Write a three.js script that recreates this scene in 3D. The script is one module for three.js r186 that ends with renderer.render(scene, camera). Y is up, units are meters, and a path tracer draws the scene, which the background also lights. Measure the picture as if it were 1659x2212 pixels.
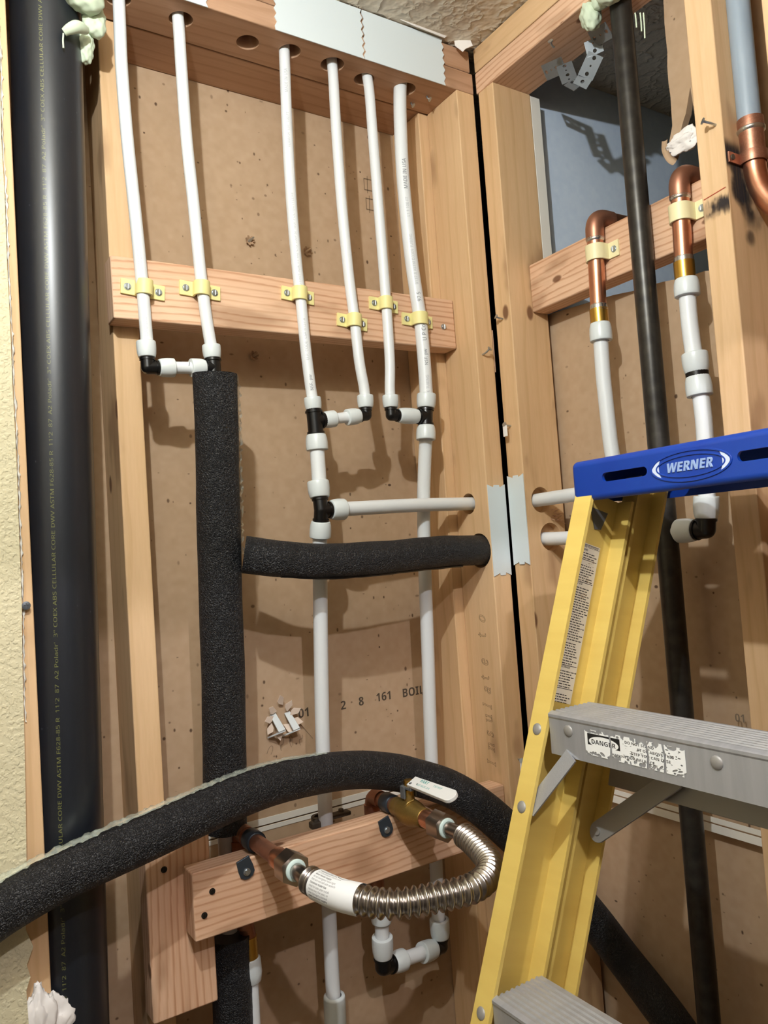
import * as THREE from 'three';
import { RoundedBoxGeometry } from 'three/addons/geometries/RoundedBoxGeometry.js';
import { mergeGeometries, mergeVertices } from 'three/addons/utils/BufferGeometryUtils.js';
import { FontLoader } from 'three/addons/loaders/FontLoader.js';
import { TextGeometry } from 'three/addons/geometries/TextGeometry.js';
import { Brush, Evaluator, SUBTRACTION } from 'three-bvh-csg';

// ---------------------------------------------------------------- camera, lights, exposure
const W = 1659, H = 2212, F = 1679.54, YAW = 0.567143, PITCH = 0.0509964, ROLL = -0.0694829;
const V = (x, y, z) => new THREE.Vector3(x, y, z);
const EYE = V(-0.905, 1.56, 1.20);
const scene = new THREE.Scene();
scene.background = new THREE.Color(0x000000);
const fwd = V(Math.sin(YAW) * Math.cos(PITCH), Math.sin(PITCH), -Math.cos(YAW) * Math.cos(PITCH));
const rt0 = fwd.clone().cross(V(0, 1, 0)).normalize(), up0 = rt0.clone().cross(fwd);
const rt = rt0.clone().multiplyScalar(Math.cos(ROLL)).addScaledVector(up0, Math.sin(ROLL));
const up = up0.clone().multiplyScalar(Math.cos(ROLL)).addScaledVector(rt0, -Math.sin(ROLL));
const camera = new THREE.PerspectiveCamera(2 * Math.atan(H / 2 / F) * 180 / Math.PI, W / H, 0.02, 30);
camera.position.copy(EYE);
camera.quaternion.setFromRotationMatrix(new THREE.Matrix4().makeBasis(rt, up, fwd.clone().negate()));
scene.add(camera);

const renderer = new THREE.WebGLRenderer({ antialias: true });
renderer.toneMapping = THREE.LinearToneMapping;
renderer.toneMappingExposure = 1.08;
renderer.shadowMap.enabled = true;

const LAMP1 = V(-0.91, 2.28, 0.95), LAMP2 = V(-0.81, 2.36, 1.72);
function bulbLight(p, color, intensity, size) {
  const l = new THREE.PointLight(color, intensity, 0, 2);
  l.position.copy(p); l.castShadow = true; l.shadow.radius = size; l.shadow.mapSize.set(2048, 2048); l.shadow.bias = -0.0005;
  scene.add(l); return l;
}
bulbLight(LAMP1, new THREE.Color(0.915, 0.97, 1.0), 2.4, 0.55);
bulbLight(LAMP2, new THREE.Color(0.985, 0.94, 1.0), 2.5, 0.7);

// ---------------------------------------------------------------- pixels to places (a thing's plane gives the distance)
const ray = (u, v) => fwd.clone().addScaledVector(rt, (u - 829.5) / F).addScaledVector(up, -(v - 1106) / F);
const pz = (u, v, z) => { const r = ray(u, v); return EYE.clone().addScaledVector(r, (z - EYE.z) / r.z); };
const px = (u, v, x) => { const r = ray(u, v); return EYE.clone().addScaledVector(r, (x - EYE.x) / r.x); };
const py = (u, v, y) => { const r = ray(u, v); return EYE.clone().addScaledVector(r, (y - EYE.y) / r.y); };

// ---------------------------------------------------------------- noise and textures
let seedN = 7;
const rnd = () => { seedN = (Math.imul(seedN, 1664525) + 1013904223) | 0; return (seedN >>> 0) / 4294967296; };
const hash = (i, j, s) => { let h = (Math.imul(i, 374761393) + Math.imul(j, 668265263) + Math.imul(s, 1442695041)) | 0; h = Math.imul(h ^ (h >>> 13), 1274126177); return ((h ^ (h >>> 16)) >>> 0) / 4294967296; };
const mod = (a, n) => ((a % n) + n) % n;
function pn(x, y, nx, ny, s) {                       // periodic value noise, nx by ny cells
  const i = Math.floor(x), j = Math.floor(y); let a = x - i, b = y - j; a = a * a * (3 - 2 * a); b = b * b * (3 - 2 * b);
  const h = (p, q) => hash(mod(p, nx), mod(q, ny), s);
  return (h(i, j) * (1 - a) + h(i + 1, j) * a) * (1 - b) + (h(i, j + 1) * (1 - a) + h(i + 1, j + 1) * a) * b;
}
const fbm = (u, v, nx, ny, s, o = 4) => { let t = 0, a = 0.5; for (let k = 0; k < o; k++) { t += a * pn(u * nx, v * ny, nx, ny, s + k); nx *= 2; ny *= 2; a *= 0.5; } return t / (1 - Math.pow(0.5, o)); };
const sst = (a, b, x) => { x = Math.min(1, Math.max(0, (x - a) / (b - a))); return x * x * (3 - 2 * x); };
const hex = (h) => [(h >> 16) & 255, (h >> 8) & 255, h & 255];
const mix = (a, b, t) => a.map((q, i) => q + (b[i] - q) * t);
function dataTex(w, h, fn, srgb = true) {
  const d = new Uint8Array(w * h * 4);
  for (let j = 0; j < h; j++) for (let i = 0; i < w; i++) {
    const c = fn((i + 0.5) / w, (j + 0.5) / h), o = (j * w + i) * 4;
    d[o] = c[0]; d[o + 1] = c[1]; d[o + 2] = c[2]; d[o + 3] = 255;
  }
  const t = new THREE.DataTexture(d, w, h, THREE.RGBAFormat);
  t.wrapS = t.wrapT = THREE.RepeatWrapping; t.magFilter = t.minFilter = THREE.LinearFilter; if (srgb) t.colorSpace = THREE.SRGBColorSpace;
  t.needsUpdate = true; return t;
}
const clampC = (c) => c.map((q) => Math.max(0, Math.min(255, q)));
// wood: u runs along the grain over 1.2 m, v across it over 0.3 m
function woodTex(s, light, dark, rings, contrast, knots) {
  const L = hex(light), D = hex(dark), K = [];
  for (let k = 0; k < knots; k++) K.push([hash(k, 1, s), hash(k, 2, s), 0.004 + 0.006 * hash(k, 3, s)]);
  return dataTex(1024, 256, (u, v) => {
    let vv = v + 0.22 * (fbm(u, v, 2, 2, s, 3) - 0.5) + 0.012 * (pn(u * 14, v * 6, 14, 6, s + 9) - 0.5), kn = 0;
    for (const [ku, kv, kr] of K) {
      let du = Math.abs(u - ku), dv = v - kv; if (du > 0.5) du = 1 - du; if (dv > 0.5) dv -= 1; if (dv < -0.5) dv += 1;
      const d = Math.hypot(du * 1.2 * 0.55, dv * 0.3);
      vv += Math.sign(dv || 1) * 0.02 * Math.exp(-d / (kr * 1.6)); kn = Math.max(kn, sst(kr, kr * 0.55, d));
    }
    const ph = mod(vv * rings, 1), late = sst(0.60, 0.92, ph) * (1 - sst(0.94, 1, ph)) * (0.45 + 0.9 * pn(u * 7, Math.floor(vv * rings) * 1.7, 7, 997, s + 13));
    const fib = pn(u * 60, v * 200, 60, 200, s + 3), big = fbm(u, v, 4, 3, s + 20, 3);
    let c = mix(L, D, Math.min(1, late * contrast + (fib - 0.5) * 0.16 + (big - 0.5) * 0.8 + 0.22));
    c = mix(c, [96, 58, 34], kn * 0.75);
    c = mix(c, [118, 84, 56], 0.38 * sst(0.60, 0.80, fbm(u, v, 9, 5, s + 40, 4)));
    return clampC(c);
  });
}
const paperTex = (() => {
  const S = 1024, spots = new Float32Array(S * S);
  for (let k = 0; k < 520; k++) {
    const cx = hash(k, 1, 5) * S, cy = hash(k, 2, 5) * S, r = 0.8 + 2.2 * Math.pow(hash(k, 3, 5), 2.5), e = 0.6 + 0.8 * hash(k, 4, 5), g = 0.25 + 0.7 * hash(k, 5, 5);
    for (let j = -4; j <= 4; j++) for (let i = -4; i <= 4; i++) { const d = Math.hypot(i / e, j * e) / r, o = mod(Math.floor(cy) + j, S) * S + mod(Math.floor(cx) + i, S); spots[o] = Math.max(spots[o], g * sst(1.3, 0.7, d)); }
  }
  return dataTex(S, S, (u, v) => {
    const n = fbm(u, v, 90, 90, 31, 2) - 0.5, b = fbm(u, v, 5, 5, 33, 3) - 0.5;
    let c = mix(hex(0xbea386), hex(0xaf9374), 0.5 + n * 0.7 + b * 0.7);
    c = mix(c, hex(0x4a3524), spots[Math.min(S - 1, Math.floor(v * S)) * S + Math.min(S - 1, Math.floor(u * S))]);
    return clampC(c);
  });
})();
const grey = (fn) => dataTex(512, 512, (u, v) => { const g = 255 * Math.max(0, Math.min(1, fn(u, v))); return [g, g, g]; }, false);
const foamBump = grey((u, v) => { const a = fbm(u, v, 22, 22, 41, 2); return 0.5 + 0.42 * Math.sin(a * 17) + (fbm(u, v, 44, 44, 44, 2) - 0.5) * 0.5; });
const peelBump = grey((u, v) => sst(0.35, 0.75, fbm(u, v, 36, 36, 51, 3)));
const popBump = grey((u, v) => { const a = fbm(u, v, 12, 12, 61, 4); return Math.pow(1 - Math.abs(a - 0.5) * 2, 6) * 0.8 + 0.35 * fbm(u, v, 40, 40, 63, 2); });
const fineBump = grey((u, v) => fbm(u, v, 120, 120, 71, 2));
const rep = (t, x, y) => { const c = t.clone(); c.repeat.set(x, y); c.needsUpdate = true; return c; };
function mottle(a, b, s, nx, ny, sharp = 0) { return dataTex(512, 512, (u, v) => { let t = fbm(u, v, nx, ny, s, 4); if (sharp) t = sst(0.5 - sharp, 0.5 + sharp, t); return clampC(mix(hex(a), hex(b), t)); }); }

const std = (o) => new THREE.MeshStandardMaterial({ roughness: 0.7, metalness: 0, ...o });
const phy = (o) => new THREE.MeshPhysicalMaterial({ roughness: 0.5, metalness: 0, ...o });
const woodMat = (t, o = {}) => std({ map: rep(t, 1 / 1.2, 1 / 0.3), roughness: 0.72, bumpMap: rep(t, 1 / 1.2, 1 / 0.3), bumpScale: 0.0002, ...o });
const wFir = woodTex(101, 0xe3bfa0, 0xb5825f, 30, 0.6, 6), wStud = woodTex(202, 0xddba90, 0xbd9668, 12, 0.22, 3), wOld = woodTex(303, 0xbd977a, 0x98704f, 14, 0.3, 2), wGrey = woodTex(404, 0xab9a88, 0x86725e, 18, 0.35, 4);
const M = {
  fir: woodMat(wFir), stud: woodMat(wStud), old: woodMat(wOld), weathered: woodMat(wGrey),
  paper: std({ map: paperTex, roughness: 0.93 }),
  gypsum: std({ color: 0xf0ebe6, roughness: 0.95 }),
  edgePaper: std({ color: 0xe6e2d8, roughness: 0.9 }),
  paint: std({ color: 0xccc3a2, roughness: 0.62, bumpMap: rep(peelBump, 7, 7), bumpScale: 0.0006 }),
  wallPaint: std({ color: 0xa89f8e, roughness: 0.8 }),
  ceiling: std({ map: rep(mottle(0xd6ccba, 0xbfb29c, 81, 6, 6), 1.5, 1.5), roughness: 0.55, bumpMap: rep(popBump, 3, 3), bumpScale: 0.004 }),
  blueWall: std({ map: rep(mottle(0xe0eefe, 0xd4e4f8, 82, 30, 30), 3, 3), roughness: 0.7 }),
  floor: std({ map: rep(mottle(0x6f675f, 0x5a534c, 83, 20, 20), 1, 1), roughness: 0.8 }),
  abs: phy({ color: 0x14161b, roughness: 0.36, clearcoat: 0.15, clearcoatRoughness: 0.5 }),
  white: phy({ color: 0xdde1e3, roughness: 0.4 }),
  nut: phy({ color: 0xd4dbdc, roughness: 0.34 }),
  blackPlastic: phy({ color: 0x0d0d0e, roughness: 0.3 }),
  foam: std({ color: 0x1e1e21, roughness: 0.5, bumpMap: rep(foamBump, 17, 17), bumpScale: 0.0019 }),
  film: phy({ color: 0xe4efe2, roughness: 0.14, metalness: 0.4, transparent: true, opacity: 0.48, side: THREE.DoubleSide }),
  clamp: std({ color: 0xe6dc98, roughness: 0.5 }),
  clampB: std({ color: 0xe8deb0, roughness: 0.45 }),
  zinc: std({ color: 0xb9c0c4, roughness: 0.32, metalness: 0.9 }),
  galv: std({ map: mottle(0x666c70, 0x84888a, 84, 20, 20), roughness: 0.5, metalness: 0.5 }),
  plate: std({ color: 0xd6e0e3, roughness: 0.42, metalness: 0.0 }),
  iron: std({ map: rep(mottle(0x2a2826, 0x47443e, 85, 14, 14), 6, 6), roughness: 0.36, metalness: 0.55 }),
  rust: std({ map: rep(mottle(0x4d463d, 0x6d6558, 86, 14, 14), 8, 8), roughness: 0.6, metalness: 0.5 }),
  copper: std({ map: rep(mottle(0xc98a6c, 0xdba58a, 87, 10, 10), 6, 6), roughness: 0.3, metalness: 0.95 }),
  copperDull: std({ map: rep(mottle(0x9a6a54, 0xb98870, 88, 12, 12), 6, 6), roughness: 0.42, metalness: 0.8 }),
  solder: std({ color: 0xc9c9c6, roughness: 0.25, metalness: 0.95 }),
  brass: std({ color: 0xc9a24e, roughness: 0.28, metalness: 0.95 }),
  brassDull: std({ map: rep(mottle(0x8a713c, 0xa98d4e, 89, 16, 16), 8, 8), roughness: 0.42, metalness: 0.8 }),
  steel: std({ color: 0xaaa49e, roughness: 0.26, metalness: 1 }),
  chrome: std({ color: 0xb0a69c, roughness: 0.32, metalness: 1 }),
  gasket: std({ color: 0xc8dcd8, roughness: 0.5 }),
  pvcGrey: std({ map: rep(mottle(0x97a4b0, 0x8795a2, 90, 6, 30), 4, 4), roughness: 0.45 }),
  spray: std({ color: 0xc6d3ba, roughness: 0.65 }),
  blue: std({ map: rep(mottle(0x053292, 0x0e409c, 91, 8, 8), 3, 3), roughness: 0.42 }),
  yellow: std({ map: rep(mottle(0xdfc56c, 0xd2b45e, 92, 4, 40), 2, 2), roughness: 0.5 }),
  alu: std({ map: rep(mottle(0xb8babe, 0xa6a8ac, 93, 4, 60), 3, 3), roughness: 0.4, metalness: 0.5 }),
  aluDull: std({ color: 0x9c9a96, roughness: 0.5, metalness: 0.4 }),
  sootM: null,
};

// ---------------------------------------------------------------- naming and grouping
const taken = {};
const numbered = (n) => { const k = taken[n] = (taken[n] ?? -1) + 1; return k ? n + '_' + String(k).padStart(3, '0') : n; };
function thing(name, label, category, base, group) {
  const o = new THREE.Group(); o.name = numbered(name); o.position.copy(base); o.userData = { label, category }; if (group) o.userData.group = group;
  scene.add(o); return o;
}
function place(parent) { let p = V(0, 0, 0), o = parent; while (o && o !== scene) { p.add(o.position); o = o.parent; } return p; }
// geometry comes in world coordinates; a part is stored relative to its thing
function part(name, geo, mat, parent, label) {
  const b = place(parent), m = new THREE.Mesh(geo.translate(-b.x, -b.y, -b.z), mat); m.name = name; if (label) m.userData.label = label; parent.add(m); return m;
}
function struct(name, base = V(0, 0, 0)) { const o = new THREE.Group(); o.name = name; o.position.copy(base); o.userData.kind = 'structure'; scene.add(o); return o; }
function single(name, label, category, geo, mat, group) {
  geo.computeBoundingBox(); const bb = geo.boundingBox, b = V((bb.min.x + bb.max.x) / 2, bb.min.y, (bb.min.z + bb.max.z) / 2);
  const m = new THREE.Mesh(geo.translate(-b.x, -b.y, -b.z), mat); m.name = numbered(name); m.position.copy(b); m.userData = { label, category }; if (group) m.userData.group = group; scene.add(m); return m;
}

// ---------------------------------------------------------------- shapes
const flat = (g) => (g.index ? g.toNonIndexed() : g);
const join = (...gs) => mergeGeometries(gs.flat().map((g) => { g = flat(g); for (const k of Object.keys(g.attributes)) if (!['position', 'normal', 'uv'].includes(k)) g.deleteAttribute(k); return g; }));
function boxUV(g, long = 'y', ou = 0, ov = 0, end = 1) {       // uv in metres, u along the grain
  g = flat(g); const p = g.attributes.position, n = g.attributes.normal, uv = new Float32Array(p.count * 2), L = { x: 0, y: 1, z: 2 }[long];
  for (let i = 0; i < p.count; i += 3) {
    const a = [0, 0, 0]; for (let k = 0; k < 3; k++) { a[0] += n.getX(i + k); a[1] += n.getY(i + k); a[2] += n.getZ(i + k); }
    const A = a.map(Math.abs), N = A[0] > A[1] ? (A[0] > A[2] ? 0 : 2) : (A[1] > A[2] ? 1 : 2);
    const U = N === L ? (L + 1) % 3 : L, Wd = [0, 1, 2].find((q) => q !== U && q !== N);
    for (let k = 0; k < 3; k++) { const q = [p.getX(i + k), p.getY(i + k), p.getZ(i + k)]; uv[(i + k) * 2] = q[U] * (N === L ? end : 1) + ou; uv[(i + k) * 2 + 1] = q[Wd] + ov + N * 0.083; }
  }
  g.setAttribute('uv', new THREE.BufferAttribute(uv, 2)); return g;
}
const ev = new Evaluator(); ev.attributes = ['position', 'normal', 'uv']; ev.useGroups = false;
function cut(g, cutters) {
  let b = new Brush(g); b.updateMatrixWorld();
  for (const c of cutters) { const k = new Brush(c); k.updateMatrixWorld(); b = ev.evaluate(b, k, SUBTRACTION); }
  return b.geometry;
}
let woodN = 0;
function board(x0, x1, y0, y1, z0, z1, long, holes, r = 0.0022) {
  let g = new RoundedBoxGeometry(x1 - x0, y1 - y0, z1 - z0, 1, r); g.translate((x0 + x1) / 2, (y0 + y1) / 2, (z0 + z1) / 2);
  if (holes) g = cut(g, holes);
  woodN++; return boxUV(g, long, woodN * 0.37, woodN * 0.113, 0.15);
}
const box = (x0, x1, y0, y1, z0, z1, r = 0.001) => { const g = new RoundedBoxGeometry(x1 - x0, y1 - y0, z1 - z0, 1, r); g.translate((x0 + x1) / 2, (y0 + y1) / 2, (z0 + z1) / 2); return boxUV(g); };
function aim(g, A, B) {                               // turns a shape built up +y from the origin so that it starts at A and points to B
  const d = B.clone().sub(A).normalize(); g.applyQuaternion(new THREE.Quaternion().setFromUnitVectors(V(0, 1, 0), d)); g.translate(A.x, A.y, A.z); return g;
}
function cyl(A, B, r0, r1 = r0, seg = 24) { const h = A.distanceTo(B), g = new THREE.CylinderGeometry(r1, r0, h, seg); g.translate(0, h / 2, 0); return aim(g, A, B); }
function lathe(A, B, prof, seg = 28) { return aim(new THREE.LatheGeometry(prof.map(([r, y]) => new THREE.Vector2(r, y)), seg), A, B); }
// a tube along a curve, angle 0 faces ref; uv in metres, or 0..1 when unit
function sweep(pts, R, { ref = V(-0.4, 0, 1), n = 48, m = 20, caps = true, unit = false, tension = 0.5, a0 = 0, a1 = Math.PI * 2 } = {}) {
  const c = pts.getPointAt ? pts : pts.length > 2 ? new THREE.CatmullRomCurve3(pts, false, 'catmullrom', tension) : new THREE.LineCurve3(pts[0], pts[1]);
  const len = c.getLength(), P = [], N = [], U = [], I = [], rf = (t, a) => (typeof R === 'function' ? R(t, a, len) : R);
  const closed = a1 - a0 > 6.28;
  for (let i = 0; i <= n; i++) {
    const t = i / n, p = c.getPointAt(t), T = c.getTangentAt(t).normalize(), e1 = ref.clone().addScaledVector(T, -ref.dot(T)).normalize(), e2 = T.clone().cross(e1);
    for (let j = 0; j <= m; j++) {
      const a = a0 + (a1 - a0) * j / m, r = rf(t, a), d = e1.clone().multiplyScalar(Math.cos(a)).addScaledVector(e2, Math.sin(a)), q = p.clone().addScaledVector(d, r);
      P.push(q.x, q.y, q.z); N.push(d.x, d.y, d.z); U.push(unit ? t : t * len, unit ? j / m : (j / m) * (a1 - a0) * (typeof R === 'number' ? R : 0.028));
    }
  }
  for (let i = 0; i < n; i++) for (let j = 0; j < m; j++) { const a = i * (m + 1) + j, b = a + m + 1; I.push(a, a + 1, b, b, a + 1, b + 1); }
  if (caps && closed) for (const i of [0, n]) {
    const t = i / n, p = c.getPointAt(t), T = c.getTangentAt(t).multiplyScalar(i ? 1 : -1), o = P.length / 3; P.push(p.x, p.y, p.z); N.push(T.x, T.y, T.z); U.push(0.5, 0.5);
    for (let j = 0; j <= m; j++) { const q = (i * (m + 1) + j) * 3; P.push(P[q], P[q + 1], P[q + 2]); N.push(T.x, T.y, T.z); U.push(0.5, 0.5); }
    for (let j = 0; j < m; j++) i ? I.push(o, o + 1 + j, o + 2 + j) : I.push(o, o + 2 + j, o + 1 + j);
  }
  const g = new THREE.BufferGeometry(); g.setAttribute('position', new THREE.Float32BufferAttribute(P, 3)); g.setAttribute('normal', new THREE.Float32BufferAttribute(N, 3)); g.setAttribute('uv', new THREE.Float32BufferAttribute(U, 2)); g.setIndex(I);
  if (typeof R === 'function') g.computeVertexNormals();
  return g;
}
// a flat outline in the plane spanned by ex, ey at o, thickened along ex x ey
function slab(outline, o, ex, ey, thick, holes = [], bevel = 0) {
  const s = new THREE.Shape(outline.map(([a, b]) => new THREE.Vector2(a, b)));
  for (const h of holes) s.holes.push(h);
  const g = new THREE.ExtrudeGeometry(s, { depth: thick, bevelEnabled: bevel > 0, bevelSize: bevel, bevelThickness: bevel, bevelSegments: 1, curveSegments: 16 });
  const ez = ex.clone().cross(ey); g.applyMatrix4(new THREE.Matrix4().makeBasis(ex, ey, ez).setPosition(o)); return g;
}
const ring = (x, y, r) => { const p = new THREE.Path(); p.absarc(x, y, r, 0, Math.PI * 2, true); return p; };
function blob(c, rx, ry, rz, s, amp = 0.25, f = 2.2, det = 8, rough = 0) {
  const g = mergeVertices(new THREE.IcosahedronGeometry(1, det).deleteAttribute('normal').deleteAttribute('uv')), p = g.attributes.position;
  for (let i = 0; i < p.count; i++) {
    const x = p.getX(i), y = p.getY(i), z = p.getZ(i), k = 1 + amp * ((Math.sin(f * 1.5 * x + s) + Math.sin(f * 1.7 * y + 1.3 * s) + Math.sin(f * 1.6 * z + 2.1 * s)) / 3 + 0.45 * Math.sin(f * 4 * x + 3 * s) * Math.sin(f * 4.3 * y + s) * Math.cos(f * 3.7 * z)) + rough * (hash(Math.round(x * 40), Math.round(y * 40), s + Math.round(z * 40)) - 0.5);
    p.setXYZ(i, c.x + x * k * rx, c.y + y * k * ry, c.z + z * k * rz);
  }
  g.computeVertexNormals(); const uv = new Float32Array(p.count * 2); for (let i = 0; i < p.count; i++) { uv[i * 2] = p.getX(i) * 8; uv[i * 2 + 1] = p.getY(i) * 8; }
  g.setAttribute('uv', new THREE.BufferAttribute(uv, 2)); return g;
}
// printed or written marks: a paper-flat print on the surface it belongs to
function canvasTex(w, h, draw) { const c = document.createElement('canvas'); c.width = w; c.height = h; const x = c.getContext('2d'); draw(x, w, h); const t = new THREE.CanvasTexture(c); t.colorSpace = THREE.SRGBColorSpace; t.needsUpdate = true; return t; }
function decal(o, ex, ey, w, h, tex, opts = {}) {
  const g = new THREE.PlaneGeometry(w, h); g.translate(w / 2, h / 2, 0); g.applyMatrix4(new THREE.Matrix4().makeBasis(ex, ey, ex.clone().cross(ey)).setPosition(o));
  return [g, std({ map: tex, transparent: true, roughness: 0.8, ...opts })];
}
const X = V(1, 0, 0), Y = V(0, 1, 0), Z = V(0, 0, 1), NX = V(-1, 0, 0), NZ = V(0, 0, -1);

// ================================================================ THE SETTING
const TOP = 2.36, CEIL = 2.444;
{
  const f = struct('floor'); part('floor_slab', box(-2.2, 1.3, -0.1, 0, -0.1, 3.4), M.floor, f);
  const c = struct('ceiling'); part('ceiling_board', box(-2.2, 1.3, CEIL, CEIL + 0.1, -0.1, 3.4), M.ceiling, c);
}
const holeAt = [[-0.6116, 0.1388], [-0.521, 0.1367], [-0.4145, 0.1319], [-0.3473, 0.1416], [-0.2706, 0.1417], [-0.2035, 0.1308], [-0.1252, 0.1374]];
const drill = (A, B, r) => cyl(A, B, r, r, 28);
const wallBack = struct('wall_back');
{
  const w = wallBack, SEAM = 1.1335;
  part('drywall_panel', box(-1.35, 0.0, SEAM + 0.0011, CEIL, -0.0127, 0, 0.0008), M.paper, w);
  part('drywall_panel', box(-1.35, 0.0, 0.0, SEAM - 0.0011, -0.0127, 0, 0.0008), M.paper, w);
  part('seam_backing', box(-1.35, 0.0, SEAM - 0.05, SEAM + 0.05, -0.03, -0.0135), M.blackPlastic, w);
  part('edge_paper', box(-1.35, -0.02, SEAM + 0.0012, SEAM + 0.012, 0.0001, 0.0011, 0.0003), M.edgePaper, w, 'white paper binding above the black seam');
  part('edge_paper', box(-1.35, -0.02, SEAM - 0.0085, SEAM - 0.0012, 0.0001, 0.0011, 0.0003), M.edgePaper, w, 'white paper binding below the black seam');
  part('stud', board(-0.630, -0.593, 0.04, TOP, 0.0005, 0.089, 'y'), M.stud, w, 'tan stud with a knot behind the white pipes');
  part('stud', board(-0.0633, -0.0253, 0.04, TOP, 0.0005, 0.0885, 'y'), M.stud, w);
  part('stud', board(-0.800, -0.762, 0.04, TOP, 0.089, 0.178, 'y'), M.stud, w, 'stud edge beside the cut painted drywall');
  part('stud', board(-0.043, -0.0035, 0.04, TOP, 0.089, 0.178, 'y', [drill(V(-0.1, 1.634, 0.1255), V(0.1, 1.634, 0.1255), 0.0185), drill(V(-0.1, 1.5505, 0.146), V(0.1, 1.5505, 0.146), 0.030)]), M.stud, w, 'corner stud drilled for two pipes');
  part('top_plate', board(-1.35, -0.003, TOP, TOP + 0.038, 0.0895, 0.178, 'x', holeAt.map(([x, z], i) => drill(V(x, 2.3, z), V(x, 2.46, z), i === 6 || i === 4 ? 0.0195 : 0.0175))), M.old, w, 'drilled top plate the pipes run up through');
  part('top_plate', board(-1.35, -0.003, TOP + 0.0006, TOP + 0.038, 0.0005, 0.0868, 'x'), M.old, w);
  part('cap_plate', board(-1.35, -0.006, TOP + 0.0405, CEIL - 0.004, 0.095, 0.176, 'x', holeAt.map(([x, z]) => drill(V(x, 2.3, z), V(x, 2.46, z), 0.0175))), M.old, w);
  part('bottom_plate', board(-1.35, -0.003, 0, 0.038, 0.0005, 0.178, 'x'), M.old, w);
  part('nail_strip', board(-0.0028, 0.0, 1.86, 1.935, 0.12, 0.176, 'y', null, 0.0005), M.fir, w, 'thin shim in the dark corner gap');
}
const wallRight = struct('wall_right');
{
  const w = wallRight, SEAM = 1.1345, x0 = 0.0892, T = 0.0125;
  const P = (pts) => pts.map(([z, y]) => [-z, y]);     // outline in (-z, y) so that the normal looks along -x... thickness runs to +x
  const sheet = (pts) => { const g = slab(P(pts), V(x0 + T, 0, 0), NZ, Y, T); return boxUV(g); };
  const jag = (a, b, n, amp, s) => { const o = []; for (let i = 0; i <= n; i++) { const t = i / n; o.push([a[0] + (b[0] - a[0]) * t + amp * (hash(i, 1, s) - 0.5), a[1] + (b[1] - a[1]) * t + amp * (hash(i, 2, s) - 0.5)]); } return o; };
  part('drywall_panel', sheet([[0.18, 0], [1.05, 0], [1.05, SEAM - 0.0011], [0.18, SEAM - 0.0011]]), M.paper, w);
  part('drywall_panel', sheet([[0.18, SEAM + 0.0011], [1.05, SEAM + 0.0011], [1.05, TOP], [0.602, TOP], [0.602, 1.925], ...jag([0.585, 1.925], [0.36, 1.951], 12, 0.004, 3), [0.225, 1.962], [0.18, 1.962]]), M.paper, w, 'brown paper drywall with a rough top edge under the block');
  part('drywall_scrap', sheet([[0.500, TOP], ...jag([0.499, 2.345], [0.496, 2.165], 8, 0.003, 5), ...jag([0.486, 2.138], [0.492, 2.118], 2, 0.002, 6), ...jag([0.506, 2.146], [0.520, 2.172], 3, 0.003, 7), [0.531, 2.206], [0.535, 2.148], ...jag([0.545, 2.120], [0.595, 2.112], 4, 0.006, 8), [0.601, 2.115], [0.601, TOP]]), M.paper, w, 'torn brown drywall scrap hanging beside the opening');
  part('torn_core', blob(V(0.0890, 2.126, 0.524), 0.008, 0.015, 0.027, 15, 0.35, 4, 7, 0.2), M.gypsum, w, 'white crumbling gypsum core');
  part('torn_paper', sweep([V(0.088, 2.146, 0.489), V(0.083, 2.128, 0.491), V(0.080, 2.110, 0.499), V(0.083, 2.101, 0.506)], 0.0055, { n: 12, m: 6, ref: X, a0: -1.2, a1: 1.2 }), std({ map: paperTex, roughness: 0.9, side: THREE.DoubleSide }), w, 'curled strip of torn paper');
  part('edge_paper', box(x0 - 0.0011, x0 - 0.0001, SEAM + 0.0012, SEAM + 0.009, 0.226, 1.05, 0.0003), M.edgePaper, w, 'white paper binding above the black seam');
  part('edge_paper', box(x0 - 0.0011, x0 - 0.0001, SEAM - 0.013, SEAM - 0.0012, 0.226, 1.05, 0.0003), M.edgePaper, w, 'white paper binding below the black seam');
  part('seam_backing', box(x0 + T + 0.001, x0 + T + 0.012, SEAM - 0.05, SEAM + 0.05, 0.2, 1.05), M.blackPlastic, w);
  part('cut_drywall_edge', box(0.0893, 0.112, 1.97, TOP - 0.002, 0.2, 0.2235, 0.0008), M.edgePaper, w, 'white cut edge of drywall beside the opening');
  part('stud', board(0.0005, 0.089, 0.04, TOP, 0.1845, 0.2240, 'y', [drill(V(0.036, 1.630, 0.21), V(0.036, 1.630, 0.3), 0.022), drill(V(0.052, 1.566, 0.21), V(0.052, 1.566, 0.3), 0.024)]), M.stud, w, 'corner stud with two pipes coming through it');
  part('stud', board(0.0, 0.0885, 0.04, TOP, 0.600, 0.638, 'y'), M.stud, w, 'stud scorched beside the copper pipes');
  part('stud', board(0.0, 0.0885, 0.04, TOP, 0.702, 0.740, 'y'), M.stud, w);
  part('top_plate', board(0.0, 0.0888, TOP, TOP + 0.038, 0.18, 1.05, 'z'), M.fir, w, 'pinkish top plate the black iron pipe runs up through');
  part('cap_plate', board(0.0, 0.0888, TOP + 0.0395, CEIL - 0.002, 0.18, 1.05, 'z'), M.stud, w);
  part('bottom_plate', board(0.0, 0.0888, 0, 0.038, 0.18, 1.05, 'z'), M.old, w);
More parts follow.
